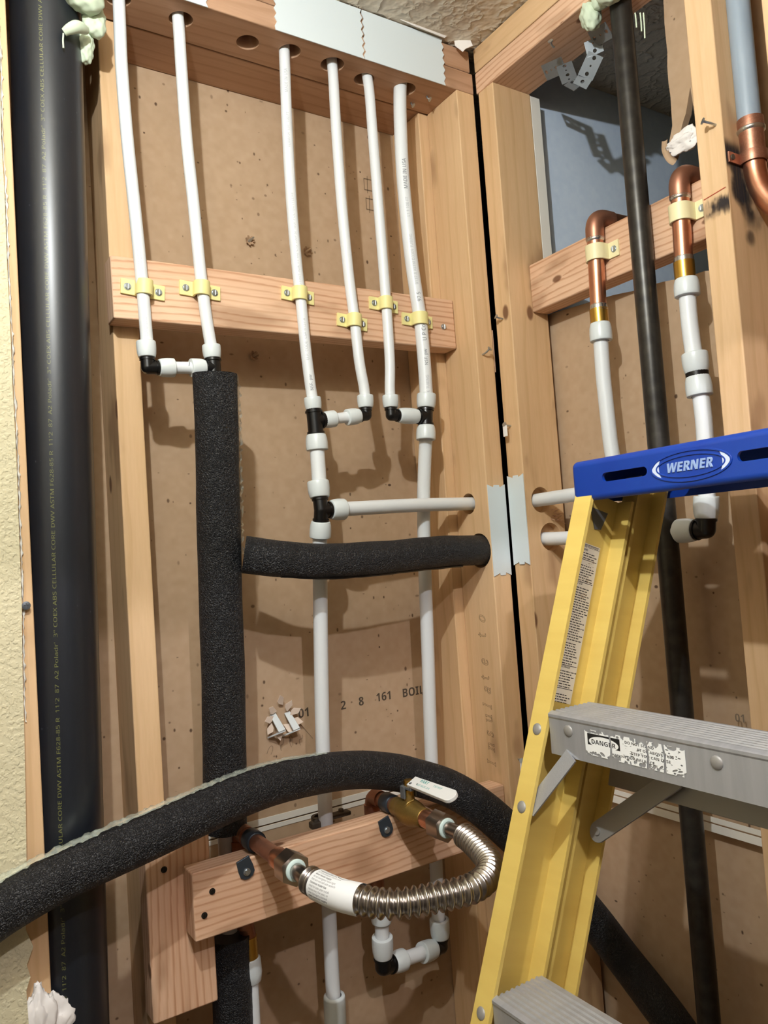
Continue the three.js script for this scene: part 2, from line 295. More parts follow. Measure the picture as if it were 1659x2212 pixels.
  { const gs = []; for (let k = 0; k < 14; k++) { const o = V(0.055 + 0.022 * hash(k, 1, 71), 1.592 + 0.020 * hash(k, 2, 71), 0.2245), d = V(0.5 * (hash(k, 3, 71) - 0.2), -0.6 + 0.9 * hash(k, 4, 71), 0.5 + 0.5 * hash(k, 5, 71)).normalize(); gs.push(cyl(o, o.clone().addScaledVector(d, 0.008 + 0.012 * hash(k, 6, 71)), 0.0012, 0.0003, 5)); } part('wood_splinters', boxUV(join(gs)), M.fir, w, 'pale splinters at the lower hole'); }
  { const pt = canvasTex(256, 96, (k) => { k.fillStyle = '#5c5248'; k.globalAlpha = 0.7; k.font = 'bold 78px sans-serif'; k.fillText('01', 20, 80); }), o = px(1583, 1562, 0.0888), [g2, m2] = decal(V(0.0886, o.y, o.z), Z, Y, 0.05, 0.019, pt); part('printed_marks', g2, m2, w, 'black stencilled numbers'); }
  // soot and scorch on the stud
  const sootTex = (s, drawMask) => { const c = canvasTex(256, 512, (g, cw, ch) => { const im = g.createImageData(cw, ch); for (let j = 0; j < ch; j++) for (let i = 0; i < cw; i++) { const u = i / cw, v = j / ch, a = drawMask(u, v), o = (j * cw + i) * 4; im.data[o] = 34; im.data[o + 1] = 30; im.data[o + 2] = 34; im.data[o + 3] = 255 * Math.max(0, Math.min(1, a)); } g.putImageData(im, 0, 0); }); return c; };
  const st = sootTex(1, (u, v) => { const n = fbm(u, v, 5, 6, 301, 4), grain = pn(u * 60, v * 6, 60, 6, 302); const d = Math.abs(u - (0.10 + 0.55 * v)) - 0.20 + (n - 0.5) * 0.4; const spot = Math.hypot((u - 0.45) * 1.4, (v - 0.86) * 2.4) - 0.16 + (n - 0.5) * 0.2; return Math.max(sst(0.12, -0.12, d) * sst(0.0, 0.12, v) * sst(0.86, 0.6, v), sst(0.09, -0.09, spot) * 0.6) * (0.75 + 0.25 * grain); });
  const q = px(1555, 300, 0), y1 = px(1558, 310, 0).y, y0 = px(1580, 520, 0).y;
  let [g, m] = decal(V(0.001, y0 - 0.01, 0.6384), X, Y, 0.085, y1 - y0 + 0.02, st, { roughness: 0.9 }); part('scorch_mark', g, m, w, 'black scorch mark');
  const sb = sootTex(2, (u, v) => { const grain = fbm(u, v, 16, 2, 303, 2), n = fbm(u, v, 4, 4, 305, 3); const e = sst(0.0, 0.35, v + (grain - 0.5) * 0.3) * sst(1.0, 0.6, v + (grain - 0.5) * 0.35); return e * (0.25 + 0.75 * sst(0.25, 0.75, grain * 0.5 + n * 0.5 + (u - 0.5) * 0.35)) * 0.85; });
  const b1 = px(1540, 425, 0).y, b0 = px(1540, 478, 0).y;
  [g, m] = decal(V(-0.0004, b0, 0.6), Z, Y, 0.038, b1 - b0, sb, { roughness: 0.85 }); part('scorch_mark', g, m, w, 'dark burnt band across the stud edge');
  const rl = canvasTex(128, 64, (k, cw, ch) => { k.strokeStyle = '#a83a22'; k.lineWidth = 6; k.beginPath(); k.moveTo(4, 44); k.lineTo(124, 26); k.stroke(); });
  const r0 = px(1540, 421, 0);
  [g, m] = decal(V(-0.0004, r0.y - 0.005, 0.602), Z, Y, 0.034, 0.012, rl); part('pencil_line', g, m, w, 'thin red crayon line');
}
{ // plates' and studs' written marks
  const w = wallBack;
  const note = canvasTex(1024, 160, (g) => { g.strokeStyle = '#54412e'; g.fillStyle = '#54412e'; g.font = 'italic 118px serif'; g.globalAlpha = 0.75; let x = 20; for (const ch of 'Insulate to') { g.save(); g.translate(x, 120); g.rotate((hash(ch.charCodeAt(0), 1, 9) - 0.5) * 0.3); g.scale(0.75, 0.9); g.lineWidth = 2.6; g.strokeText(ch, 0, 0); g.restore(); x += 92; } });
  const a = px(1074, 1665, -0.0434), b = px(1052, 1320, -0.0434);
  let [g, m] = decal(V(-0.0435, a.y, 0.158), Y, NZ, b.y - a.y, 0.045, note); part('pencil_note', g, m, w, 'handwritten pencil note');
  const p0 = pz(642, 1560, 0), p1 = pz(936, 1480, 0);
  const print = canvasTex(1024, 128, (k) => { k.fillStyle = '#4c4238'; k.globalAlpha = 0.8; k.font = 'bold 74px sans-serif'; k.fillText('01', 8, 100); k.fillText('2', 300, 100); k.fillText('8', 430, 96); k.fillText('161', 560, 92); k.font = 'bold 76px sans-serif'; k.fillText('BOILER', 760, 96); });
  [g, m] = decal(V(p0.x, 1.285, 0.0006), X, Y, 0.285, 0.0356, print); part('printed_marks', g, m, w, 'black stencilled numbers and letters');
  const scr = canvasTex(512, 256, (k) => { k.strokeStyle = '#5a4834'; k.lineWidth = 3; k.globalAlpha = 0.6; const L = [[60, 200, 90, 120, 130, 150, 90, 210], [170, 200, 150, 130, 200, 190, 190, 110], [250, 190, 210, 110, 270, 60, 260, 180], [320, 190, 290, 110, 350, 180, 340, 120], [420, 160, 330, 40, 300, 10, 280, 2]]; for (const q of L) { k.beginPath(); k.moveTo(q[0], q[1]); k.bezierCurveTo(q[2], q[3], q[4], q[5], q[6], q[7]); k.stroke(); } });
  const s0 = pz(560, 1650, 0); [g, m] = decal(V(s0.x, s0.y, 0.0006), X, Y, 0.12, 0.06, scr); part('pencil_note', g, m, w, 'faint pencil scribble');
  const pm = canvasTex(128, 128, (k) => { k.strokeStyle = '#4c3a2a'; k.lineWidth = 3; k.globalAlpha = 0.6; for (const o of [[20, 20], [24, 80]]) { k.strokeRect(o[0], o[1], 50, 34); k.beginPath(); k.moveTo(o[0] + 20, o[1] - 10); k.lineTo(o[0] + 16, o[1] + 44); k.stroke(); } });
  const s1 = pz(783, 460, 0); [g, m] = decal(V(s1.x, s1.y, 0.0006), X, Y, 0.05, 0.08, pm); part('pencil_note', g, m, w, 'faint pencil check marks');
  const rm = canvasTex(128, 32, (k) => { k.strokeStyle = '#c4381f'; k.lineWidth = 7; k.beginPath(); k.moveTo(6, 22); k.quadraticCurveTo(60, 10, 122, 8); k.stroke(); });
  const s2 = pz(1036, 1090, 0.1784); [g, m] = decal(V(-0.0425, s2.y, 0.1784), X, Y, 0.014, 0.006, rm); part('crayon_mark', g, m, w, 'short red crayon mark');
}
{ // the painted finish left of the bay, cut back to the stud
  const w = struct('wall_left'), pts = [[-1.35, 0], [-0.70, 0]]; let k = 0;
  const at = (u, v) => pz(u, v, 0.191);
  const edge = [[62, 2212], [57, 2140], [66, 2110], [58, 2085], [72, 2045], [56, 2010], [58, 1900], [55, 1700], [52, 1560], [49, 1460], [47, 1300], [42, 1170], [36, 1000], [31, 900], [27, 830], [22, 700], [15, 560], [10, 420], [3, 300], [1, 200], [-2, 100], [-8, 0]];
  pts.push([-0.70, 0.5], [-0.735, 0.93]);
  for (const [u, v] of edge) { const p = at(u, v); pts.push([p.x, p.y]); }
  pts.push([-0.79, CEIL], [-1.35, CEIL]);
  part('painted_board', boxUV(slab(pts, V(0, 0, 0.1785), X, Y, 0.0125)), M.paint, w, 'cream textured drywall with a rough cut edge');
  part('torn_core', join(blob(pz(86, 2205, 0.184), 0.017, 0.040, 0.010, 77, 0.3, 4, 8, 0.13), blob(pz(118, 2210, 0.176), 0.018, 0.030, 0.008, 78, 0.3, 4, 8, 0.15)), M.gypsum, w, 'broken white gypsum edge');
  const ep = []; for (const [u, v] of edge.slice(8)) ep.push(pz(u + 3, v, 0.1795));
  part('torn_paper', sweep(ep, (t, a) => 0.0003 + 0.0026 * Math.pow(pn(t * 160, a, 160, 8, 401), 3), { n: 320, m: 6, ref: Z }), M.edgePaper, w, 'ragged white paper along the cut');
}
{ // the closet the bay stands in, the room behind the camera and the dark space behind the opening
  const s = struct('wall_side'); part('side_board', box(-1.45, -1.35, 0, CEIL, -0.1, 1.10), M.wallPaint, s);
  const d = struct('wall_front');
  part('wall_piece', box(-1.45, -1.28, 0, CEIL, 1.055, 1.10), M.wallPaint, d); part('wall_piece', box(-0.05, 1.25, 0, CEIL, 1.055, 1.10), M.wallPaint, d); part('door_header', box(-1.28, -0.05, 2.036, CEIL, 1.055, 1.10), M.wallPaint, d);
  const r = struct('wall_room');
  part('wall_piece', box(-2.2, -2.1, 0, CEIL, 1.10, 3.3), M.wallPaint, r); part('wall_piece', box(1.2, 1.3, 0, CEIL, 0.1, 3.3), M.wallPaint, r); part('wall_piece', box(-2.2, 1.3, 0, CEIL, 3.3, 3.4), M.wallPaint, r); part('wall_piece', box(-2.2, -1.45, 0, CEIL, 1.055, 1.10), M.wallPaint, r);
  const f = struct('wall_far'); part('painted_board', box(0.114, 1.2, 0, CEIL, 0.10, 0.195, 0.001), M.blueWall, f, 'pale blue grey wall seen through the opening');
}
// the lamps: a bare bulb over the closet door and one in the room
for (const [p, label] of [[LAMP1, 'bare round bulb hanging inside the closet doorway'], [LAMP2, 'bare round bulb on the ceiling of the room outside']]) {
  const t = thing('light_bulb', label, 'lamp', V(p.x, p.y - 0.03, p.z));
  part('glass', new THREE.SphereGeometry(0.03, 24, 16).translate(p.x, p.y, p.z), std({ color: 0xffffff, emissive: 0xfff2dc, emissiveIntensity: 6 }), t);
  part('socket', cyl(V(p.x, p.y + 0.026, p.z), V(p.x, CEIL - 0.0005, p.z), 0.017, 0.022), M.white, t);
}

// ================================================================ WOODEN BLOCKS
const blockA = single('mounting_block', 'long fir block across the upper bay holding six pale yellow pipe clips', 'wood block', board(-0.6372, -0.0440, 1.9075, 1.9965, 0.0895, 0.127, 'x', null, 0.003), M.fir);
blockA.rotation.z = 0.010;
single('backing_board', 'vertical fir board screwed to the stud under the foam hose', 'wood block', board(-0.634, -0.545, 0.962, 1.205, 0.0895, 0.127, 'y', null, 0.003), M.fir);
const blockL = single('mounting_block', 'lower fir block carrying the two copper stubs and the steel hose', 'wood block', board(-0.5845, -0.0440, 1.066, 1.155, 0.1275, 0.1655, 'x', null, 0.003), M.fir);
single('mounting_block', 'fir block below the opening holding the two copper pipes', 'wood block', board(0.050, 0.0885, 1.957, 2.041, 0.2250, 0.5995, 'z', null, 0.003), M.fir);

// ================================================================ STEEL GUARD PLATES
function guardPlate(label, o, ex, ey, w, h, ends) {   // ends: 'x' teeth on the short sides across ex, 'y' on the sides across ey
  const n = 6, pts = [], tooth = (k) => (k % 2 ? 0.003 : -0.001);
  if (ends === 'x') { pts.push([0, 0]); pts.push([w, 0]); for (let k = 1; k < n * 2; k++) pts.push([w - tooth(k), h * k / (n * 2)]); pts.push([w, h], [0, h]); for (let k = n * 2 - 1; k > 0; k--) pts.push([tooth(k + 1), h * k / (n * 2)]); }
  else { pts.push([0, 0], [w * 0.28, 0.004], [w * 0.34, 0.0055], [w * 0.38, 0.001], [w * 0.66, 0.001], [w * 0.70, 0.0055], [w * 0.76, 0.004], [w, 0], [w, h], [w * 0.76, h - 0.004], [w * 0.70, h - 0.0055], [w * 0.66, h - 0.001], [w * 0.38, h - 0.001], [w * 0.34, h - 0.0055], [w * 0.28, h - 0.004], [0, h]); }
  single('guard_plate', label, 'metal plate', slab(pts, o, ex, ey, 0.0014), M.plate, 'steel guard plates');
}
guardPlate('wide steel guard plate on the top plate next to the narrow wood corner', V(-0.2305, 2.3592, 0.1782), X, Y, 0.1635, 0.083, 'x');
guardPlate('wide steel guard plate on the top plate left of the butted plate joint', V(-0.3885, 2.3592, 0.1782), X, Y, 0.1565, 0.083, 'x');
guardPlate('wide steel guard plate on the top plate by the two slim pipes near the drain', V(-0.66, 2.3592, 0.1782), X, Y, 0.165, 0.083, 'x');
guardPlate('tall steel guard plate over the foam pipe, left of the dark corner gap', V(-0.0425, 1.5050, 0.1782), X, Y, 0.039, 0.157, 'y');
guardPlate('tall steel guard plate on the stud right of the dark corner gap', V(-0.0002, 1.5215, 0.1845), Z, Y, 0.040, 0.154, 'y');

// ================================================================ BLACK DRAIN PIPE
{
  const text = "ASTM F628-85 R  11'2  87  A2 Poladr'  3\" COEX ABS CELLULAR CORE DWV ", PER = 0.326, R0 = 0.0445;
  const tex = canvasTex(512, 1024, (g, w, h) => {       // one repeat of the print, w around the pipe, h along it
    g.fillStyle = '#161a21'; g.fillRect(0, 0, w, h);
    for (let k = 0; k < 2500; k++) { g.fillStyle = `rgba(${150 + 60 * rnd()},${150 + 60 * rnd()},${165 + 60 * rnd()},${0.035 * rnd()})`; g.fillRect(rnd() * w, rnd() * h, 1, 2 + rnd() * 40); }
    for (let k = 0; k < 22; k++) { g.fillStyle = `rgba(205,202,196,${0.15 + 0.3 * rnd()})`; g.fillRect(rnd() * w, rnd() * h, 1 + rnd(), 1 + rnd() * 6); }
    g.translate(256, h); g.rotate(-Math.PI / 2); g.fillStyle = '#77783f'; g.font = '26px sans-serif';
    const L = g.measureText(text).width; g.scale(h / L, 0.62 * (w / (2 * Math.PI * R0)) / (h / PER) * (h / L)); g.fillText(text, 0, 8);
  });
  tex.wrapS = tex.wrapT = THREE.RepeatWrapping;
  const yA = 0, yB = 2.43, lean = (y) => -0.7215 + (y - 1.64) * 0.0215;
  const g = sweep([V(lean(yA), yA, 0.1335), V(lean(yB), yB, 0.1335)], R0, { n: 8, m: 56, unit: true, ref: V(0.30, 0, -0.95), caps: false });
  const uv = g.attributes.uv, y11 = 2.055; for (let i = 0; i < uv.count; i++) uv.setXY(i, uv.getY(i), (uv.getX(i) * (yB - yA) - y11) / PER + 0.27);
  single('drain_pipe', 'thick black drain pipe with yellow print up its side', 'pipe', g, phy({ map: tex, roughness: 0.36, clearcoat: 0.35, clearcoatRoughness: 0.42 }));
}
// ================================================================ SPRAY FOAM
{
  const t = thing('spray_foam', 'pale green spray foam bulging around the top of the black drain pipe', 'spray foam', V(-0.69, 2.24, 0.14));
  part('foam_mass', join(blob(V(-0.708, 2.345, 0.172), 0.052, 0.036, 0.028, 11, 0.2, 2), blob(V(-0.668, 2.318, 0.178), 0.024, 0.022, 0.020, 12, 0.2, 2), blob(V(-0.652, 2.300, 0.158), 0.015, 0.020, 0.016, 18, 0.25, 2), blob(V(-0.664, 2.268, 0.150), 0.013, 0.020, 0.012, 19, 0.25, 2)), M.spray, t);
  part('foam_curl', join(sweep([pz(138, 70, 0.184), pz(152, 62, 0.188), pz(168, 58, 0.186), pz(186, 66, 0.176)], (u) => 0.0062 * (0.75 + 0.5 * Math.sin(u * 3)), { n: 20, m: 12, ref: Z }), sweep([pz(137, 72, 0.184), pz(136, 88, 0.183), pz(137, 104, 0.183)], 0.0012, { n: 8, m: 6, ref: Z })), M.spray, t);
  const c = px(1352, 8, 0.035), u = thing('spray_foam', 'pale green spray foam around the top of the black iron pipe', 'spray foam', V(0.035, TOP - 0.03, c.z));
  part('foam_mass', join(blob(V(0.016, TOP - 0.008, 0.434), 0.017, 0.028, 0.014, 21, 0.25, 2), blob(V(0.004, TOP - 0.006, 0.488), 0.018, 0.020, 0.026, 22, 0.25, 2), blob(V(0.012, TOP - 0.004, 0.463), 0.012, 0.014, 0.02, 23, 0.2, 2)), M.spray, u);
  for (const [du, l] of [[1383, 40], [1390, 55], [1372, 32]]) part('foam_drip', sweep([px(du, 28, 0.0), px(du + 2, 28 + l * 0.5, 0.0), px(du + 3, 28 + l, 0.0)], 0.0011, { n: 8, m: 6, ref: X }), M.spray, u);
}

// ================================================================ WHITE PLASTIC PIPES, THEIR FITTINGS AND CLIPS
const HALF = 0.0086, THREE4 = 0.0114;
function printedPipe(len, r, items, col = '#b0b4ba') {   // items: [start metres, text, size mm]
  const w = 2048, h = 128, sx = w / len, sy = h / (2 * Math.PI * r);
  const t = canvasTex(w, h, (g) => { g.fillStyle = '#dde1e3'; g.fillRect(0, 0, w, h); for (const [s, txt, mm, dark, off = 0] of items) { g.save(); g.translate(s * sx, h / 2 + off * sy); g.scale(sx * mm / 1000 / 20, sy * mm / 1000 / 20); g.fillStyle = dark ? '#6a6e75' : col; g.font = '20px sans-serif'; g.fillText(txt, 0, 8); g.restore(); } });
  const m = phy({ map: t, roughness: 0.4 }); m.userData.print = true; return m;
}
function pipe(name, label, pts, r, mat = M.white, o = {}, group) {
  const pr = mat.userData.print, g = sweep(pts, r, { n: 60, m: 24, ...(pr ? { unit: true, ref: V(0.36, 0, -1) } : {}), ...o });
  if (pr) { const uv = g.attributes.uv; for (let i = 0; i < uv.count; i++) uv.setX(i, 1 - uv.getX(i)); }   // the print reads upwards
  return single(name, label, 'pipe', g, mat, group);
}
function nutGeo(A, B, R, r) {                          // collar from the pipe side A to the fitting side B
  const h = A.distanceTo(B); return lathe(A, B, [[r, 0], [R * 0.94, 0], [R * 0.985, h * 0.04], [R, h * 0.2], [R, h * 0.45], [R * 0.96, h * 0.75], [R * 0.88, h * 0.95], [R * 0.84, h], [r, h]]);
}
function fitting(name, label, cat, centre, ports, r, extra) {
  // ports: [dir, bodyLen, nutLen, nutR, pipeR]; the body runs out along each port, the collar sits on its end
  const t = thing(name, label, cat, centre.clone().setY(centre.y - 0.02));
  const body = [new THREE.SphereGeometry(r, 20, 14).translate(centre.x, centre.y, centre.z)];
  for (const [d, bl] of ports) { const e = centre.clone().addScaledVector(d, bl + 0.004); body.push(cyl(centre, e, r), cyl(centre.clone().addScaledVector(d, bl - 0.004), centre.clone().addScaledVector(d, bl - 0.001), r * 1.14)); }
  if (extra) body.push(...extra);
  part('fitting_body', join(body), M.blackPlastic, t, 'glossy black plastic body');
  for (const [d, bl, nl, nr, prr] of ports) if (nl) part('collar_nut', nutGeo(centre.clone().addScaledVector(d, bl + nl), centre.clone().addScaledVector(d, bl), nr, prr), M.nut, t, 'white collar nut');
  return t;
}
const dirTo = (a, b) => b.clone().sub(a).normalize();
const NR5 = 0.0134, NR7 = 0.0172;
// clip across a pipe: on plane with outward normal n, pipe axis ax, centre c on the pipe axis
function clip(label, c, ax, n, r, gap, mat, group, W_ = 0.030, wid = 0.0205, one) {
  const t = thing('pipe_clip', label, 'pipe clip', c.clone().addScaledVector(n, -gap), group), cr = ax.clone().cross(n).normalize(), R = r + 0.0024, th = 0.0024, s = new THREE.Shape();
  s.moveTo(one ? -R - 0.006 : -W_, 0); s.lineTo(one ? -R - 0.006 : -W_, th); s.lineTo(-R, th); s.lineTo(-R, gap); s.absarc(0, gap, R, Math.PI, 0, true); s.lineTo(R, th); s.lineTo(W_, th); s.lineTo(W_, 0); s.lineTo(r, 0); s.lineTo(r, gap); s.absarc(0, gap, r, 0, Math.PI, false); s.lineTo(-r, 0); s.closePath();
  const g = new THREE.ExtrudeGeometry(s, { depth: wid, bevelEnabled: true, bevelSize: 0.0004, bevelThickness: 0.0004, bevelSegments: 1, curveSegments: 20 });
  const e3 = cr.clone().cross(n), o = c.clone().addScaledVector(n, -gap).addScaledVector(e3, -wid / 2);
  g.applyMatrix4(new THREE.Matrix4().makeBasis(cr, n, e3).setPosition(o)); part('strap', g, mat, t);
  for (const sgn of one ? [1] : [-1, 1]) { const p = c.clone().addScaledVector(n, -gap + th).addScaledVector(cr, sgn * (W_ - 0.0085)); part('screw', screwGeo(p, n, 0.0046), M.zinc, t, 'slotted zinc screw'); }
  return t;
}
function screwGeo(p, n, r) {
  const a = cyl(p, p.clone().addScaledVector(n, 0.0012), r * 1.12, r * 1.12, 20), b = cyl(p.clone().addScaledVector(n, 0.001), p.clone().addScaledVector(n, 0.0034), r * 0.95, r * 0.85, 6);
  const q = Math.abs(n.y) > 0.5 ? X : Y, e = q.clone().cross(n).normalize(), f = n.clone().cross(e), s = new THREE.BoxGeometry(r * 0.35, r * 2.2, 0.0016); s.applyMatrix4(new THREE.Matrix4().makeBasis(e, f, n).setPosition(p.clone().addScaledVector(n, 0.0034))); s.applyMatrix4(new THREE.Matrix4());
  return join(a, cut(flat(b), [s]));
}
const zA = 0.1370, LAB = 'pale yellow clips on the upper block';
// run 1: slim pipe beside the drain, elbow, link, tee, slim pipe 2
const P1 = [[256, -14], [259, 60], [263, 150], [275, 300], [293, 470], [304, 580], [312, 670], [318, 745]].map(([u, v]) => pz(u, v, zA));
P1.unshift(P1[0].clone().add(V(0, 0.06, 0)));
pipe('water_pipe', 'slim white pipe beside the black drain, passing in front of the tan stud', P1, HALF, printedPipe(0.62, HALF, [[0.01, 'CSA B137.8', 6], [0.11, 'ASTM D3309  100 PSI 180 F  TUBING  U.P. CODE  SDR 11', 7], [0.36, '1/2 CTS   VERMPIA  L31   100 FT', 6.5]]));
const E1 = pz(319, 794, zA), T1 = pz(461, 795, zA), up1 = dirTo(E1, pz(316, 750, zA)), lk1 = dirTo(E1, T1);
fitting('elbow_fitting', 'black elbow with white nuts below the slim pipe by the drain', 'pipe fitting', E1, [[up1, 0.014, 0.0225, NR5, HALF], [lk1, 0.0155, 0.0215, NR5, HALF]], 0.0092);
fitting('tee_fitting', 'black tee with white nuts standing on top of the tall foam sleeve', 'pipe fitting', T1, [[dirTo(T1, pz(456, 745, zA)), 0.014, 0.0195, NR5, HALF], [lk1.clone().negate(), 0.0125, 0.0215, NR5, HALF], [V(0, -1, 0), 0.03, 0, 0, 0]], 0.0108);
const P2 = [[383, 20], [387, 70], [392, 150], [403, 300], [418, 440], [432, 580], [442, 660], [451, 720], [457, 752]].map(([u, v]) => pz(u, v, zA)); P2.unshift(P2[0].clone().add(V(0, 0.05, 0)));
pipe('water_pipe', 'slim white pipe running down into the tee above the tall foam sleeve', P2, HALF);
pipe('pipe_link', 'short white pipe link marked with black pen by the tall foam sleeve', [E1.clone().addScaledVector(lk1, 0.02), T1.clone().addScaledVector(lk1, -0.016)], HALF, printedPipe(0.06, HALF, [[0.012, '/ /', 12, true, 0.004]]));
// run 2: slim pipe 3, reducing tee, link, elbow, slim pipe 4
const P3 = [[613, 90], [616, 160], [620, 270], [629, 430], [641, 570], [650, 650], [660, 750], [670, 830], [675, 862]].map(([u, v]) => pz(u, v, zA)); P3.unshift(P3[0].clone().add(V(0, 0.04, 0)));
pipe('water_pipe', 'slim white pipe with faint grey print, third along from the drain, above the upper tee', P3, HALF, printedPipe(0.62, HALF, [[0.012, 'NSF. pw', 7, true], [0.06, 'U.P. CODE  CSA B137.8', 6.5], [0.16, 'ASTM D3309 SDR 11 1/2 CTS 100PSI 180F POLYBUTYLENE', 6.5], [0.40, 'VERMPIA  L31  100 FT', 6], [0.49, 'MADE IN USA', 6.5]]));
const T2 = pz(680, 909, zA), E4 = pz(791, 897, zA), lk2 = dirTo(T2, E4);
const dn3 = px(692, 1300, -0.345), up2 = dirTo(T2, pz(675, 862, zA)), down2 = dirTo(T2, pz(685, 965, zA));
fitting('tee_fitting', 'black reducing tee under the third slim pipe, large white nut below', 'pipe fitting', T2, [[up2, 0.0165, 0.020, NR5, HALF], [lk2, 0.0145, 0.0215, NR5, HALF], [down2, 0.0215, 0.0245, NR7, THREE4]], 0.0120);
fitting('elbow_fitting', 'black elbow with white nuts under the fourth slim pipe', 'pipe fitting', E4, [[dirTo(E4, pz(789, 860, zA)), 0.012, 0.0205, NR5, HALF], [lk2.clone().negate(), 0.0135, 0.0235, NR5, HALF]], 0.0090);
pipe('pipe_link', 'short white pipe link between the upper tee and the fourth slim pipe', [T2.clone().addScaledVector(lk2, 0.02), E4.clone().addScaledVector(lk2, -0.018)], HALF);
const P4 = [[716, 122], [720, 170], [727, 290], [738, 440], [754, 600], [766, 692], [776, 780], [786, 835], [789, 862]].map(([u, v]) => pz(u, v, zA)); P4.unshift(P4[0].clone().add(V(0, 0.04, 0)));
pipe('water_pipe', 'plain slim white pipe, fourth along from the drain, bending into an elbow', P4, HALF);
// run 3: slim pipe 5, elbow, tee on the thick pipe
const P5 = [[791, 150], [798, 200], [805, 290], [817, 440], [830, 600], [836, 680], [842, 780], [842, 835], [843, 862]].map(([u, v]) => pz(u, v, zA)); P5.unshift(P5[0].clone().add(V(0, 0.04, 0)));
pipe('water_pipe', 'plain slim white pipe next to the thick one, fifth along from the drain', P5, HALF);
const E5 = pz(845, 897, zA), T6 = pz(920, 900, zA), lk3 = dirTo(E5, T6);
fitting('elbow_fitting', 'black elbow with white nuts under the fifth slim pipe', 'pipe fitting', E5, [[dirTo(E5, pz(843, 860, zA)), 0.0125, 0.0205, NR5, HALF], [lk3, 0.0145, 0.0225, NR5, HALF]], 0.0092);
fitting('tee_fitting', 'black tee with white nuts on the thick white pipe', 'pipe fitting', T6, [[dirTo(T6, pz(921, 860, zA)), 0.0145, 0.0245, NR7 * 0.97, THREE4], [lk3.clone().negate(), 0.0175, 0.0225, NR5, HALF], [dirTo(T6, pz(920, 945, zA)), 0.0155, 0.0245, NR7 * 0.97, THREE4]], 0.0118);
const P6 = [[866, 160], [864, 200], [865, 270], [871, 390], [886, 540], [900, 640], [909, 700], [917, 790], [921, 855]].map(([u, v]) => pz(u, v, zA)); P6.unshift(P6[0].clone().add(V(0, 0.045, 0)));
pipe('water_pipe', 'thick white pipe with dark grey print beside the corner stud', P6, THREE4, printedPipe(0.63, THREE4, [[0.0, 'CE TUBING', 7], [0.052, 'NSF. pw', 8, true], [0.095, 'U P Code', 10, true], [0.165, '97 5', 9, true], [0.195, 'B137.8 ASTM D3309 TUBING', 7], [0.315, 'L1 1 100 FT', 7], [0.365, 'MADE IN USA', 9, true]]));
const xl = [[920, 950], [917, 1010], [915, 1100], [918, 1240], [924, 1400], [929, 1560], [933, 1660], [941, 1850], [945, 1935], [948, 2010]].map(([u, v]) => px(u, v, -0.1285));
pipe('water_pipe', 'thick white pipe running down from the tee near the corner stud', [T6.clone().add(V(0, -0.022, 0)), ...xl], THREE4);
// run 4: below the reducing tee
const T7 = px(694, 1102, -0.345), C7u = px(688, 1050, -0.345);
pipe('pipe_link', 'short thick white pipe link between the two black tees', [T2.clone().addScaledVector(down2, 0.026), T7.clone().addScaledVector(dirTo(T7, T2), 0.022)], THREE4);
const Hend = V(-0.022, 1.634, 0.1255), hd = dirTo(T7, Hend);
fitting('tee_fitting', 'black ribbed tee with three large white nuts above the foam cross pipe', 'pipe fitting', T7, [[dirTo(T7, C7u), 0.0195, 0.0260, NR7, THREE4], [hd, 0.0165, 0.0250, NR7 * 0.98, THREE4], [dirTo(T7, px(692, 1150, -0.345)), 0.0175, 0.0255, NR7 * 0.98, THREE4]], 0.0112);
pipe('water_pipe', 'white pipe running level from the ribbed tee into the drilled corner stud', [T7.clone().addScaledVector(hd, 0.026), T7.clone().lerp(Hend, 0.55).add(V(0, 0.0015, 0)), Hend], THREE4, M.white, { ref: V(0, 0.5, 1) });
const low3 = [[691, 1150], [692, 1300], [694, 1450], [697, 1600], [703, 1760], [710, 1950], [716, 2080], [722, 2180], [725, 2230]].map(([u, v]) => px(u, v, -0.345));
pipe('water_pipe', 'thick white pipe dropping from the ribbed tee behind the lower block', [T7.clone().add(V(0, -0.024, 0)), ...low3], THREE4);
single('collar_coupling', 'white collar at the foot of the thick pipe below the lower block', 'pipe fitting', nutGeo(px(722, 2150, -0.345), px(727, 2260, -0.345), 0.0172, THREE4), M.nut);
// clips on the upper block
const n3 = V(0, 0, 1), axY = (a, b) => dirTo(a, b);
const clips = [[P1, 312, 622, HALF, 'pale yellow clip holding the slim pipe nearest the drain'], [P2, 436, 624, HALF, 'pale yellow clip holding the slim pipe above the tall foam sleeve'], [P3, 648, 635, HALF, 'pale yellow clip holding the third slim pipe from the drain'], [P4, 766, 693, HALF, 'pale yellow clip set low, holding the fourth slim pipe'], [P5, 834, 656, HALF, 'pale yellow clip set high beside the thick pipe, holding the fifth slim pipe'], [P6, 907, 690, THREE4, 'pale yellow clip holding the thick pipe, a bare screw beside it']];
clips.forEach(([P, u, v, r, label], i) => { const c = pz(u, v, zA), a = V(0.012, 1, 0).normalize(); const k = clip(label, c, a, n3, r + 0.0003, zA - 0.1276, M.clamp, LAB, i === 5 ? 0.031 : i > 1 ? 0.0275 : 0.030); k.rotation.z = [-0.06, -0.04, -0.06, -0.08, -0.04, -0.02][i]; });
single('screw', 'lone zinc screw at the bare end of the upper block', 'screw', screwGeo(pz(958, 706, 0.1274), n3, 0.0046), M.zinc);

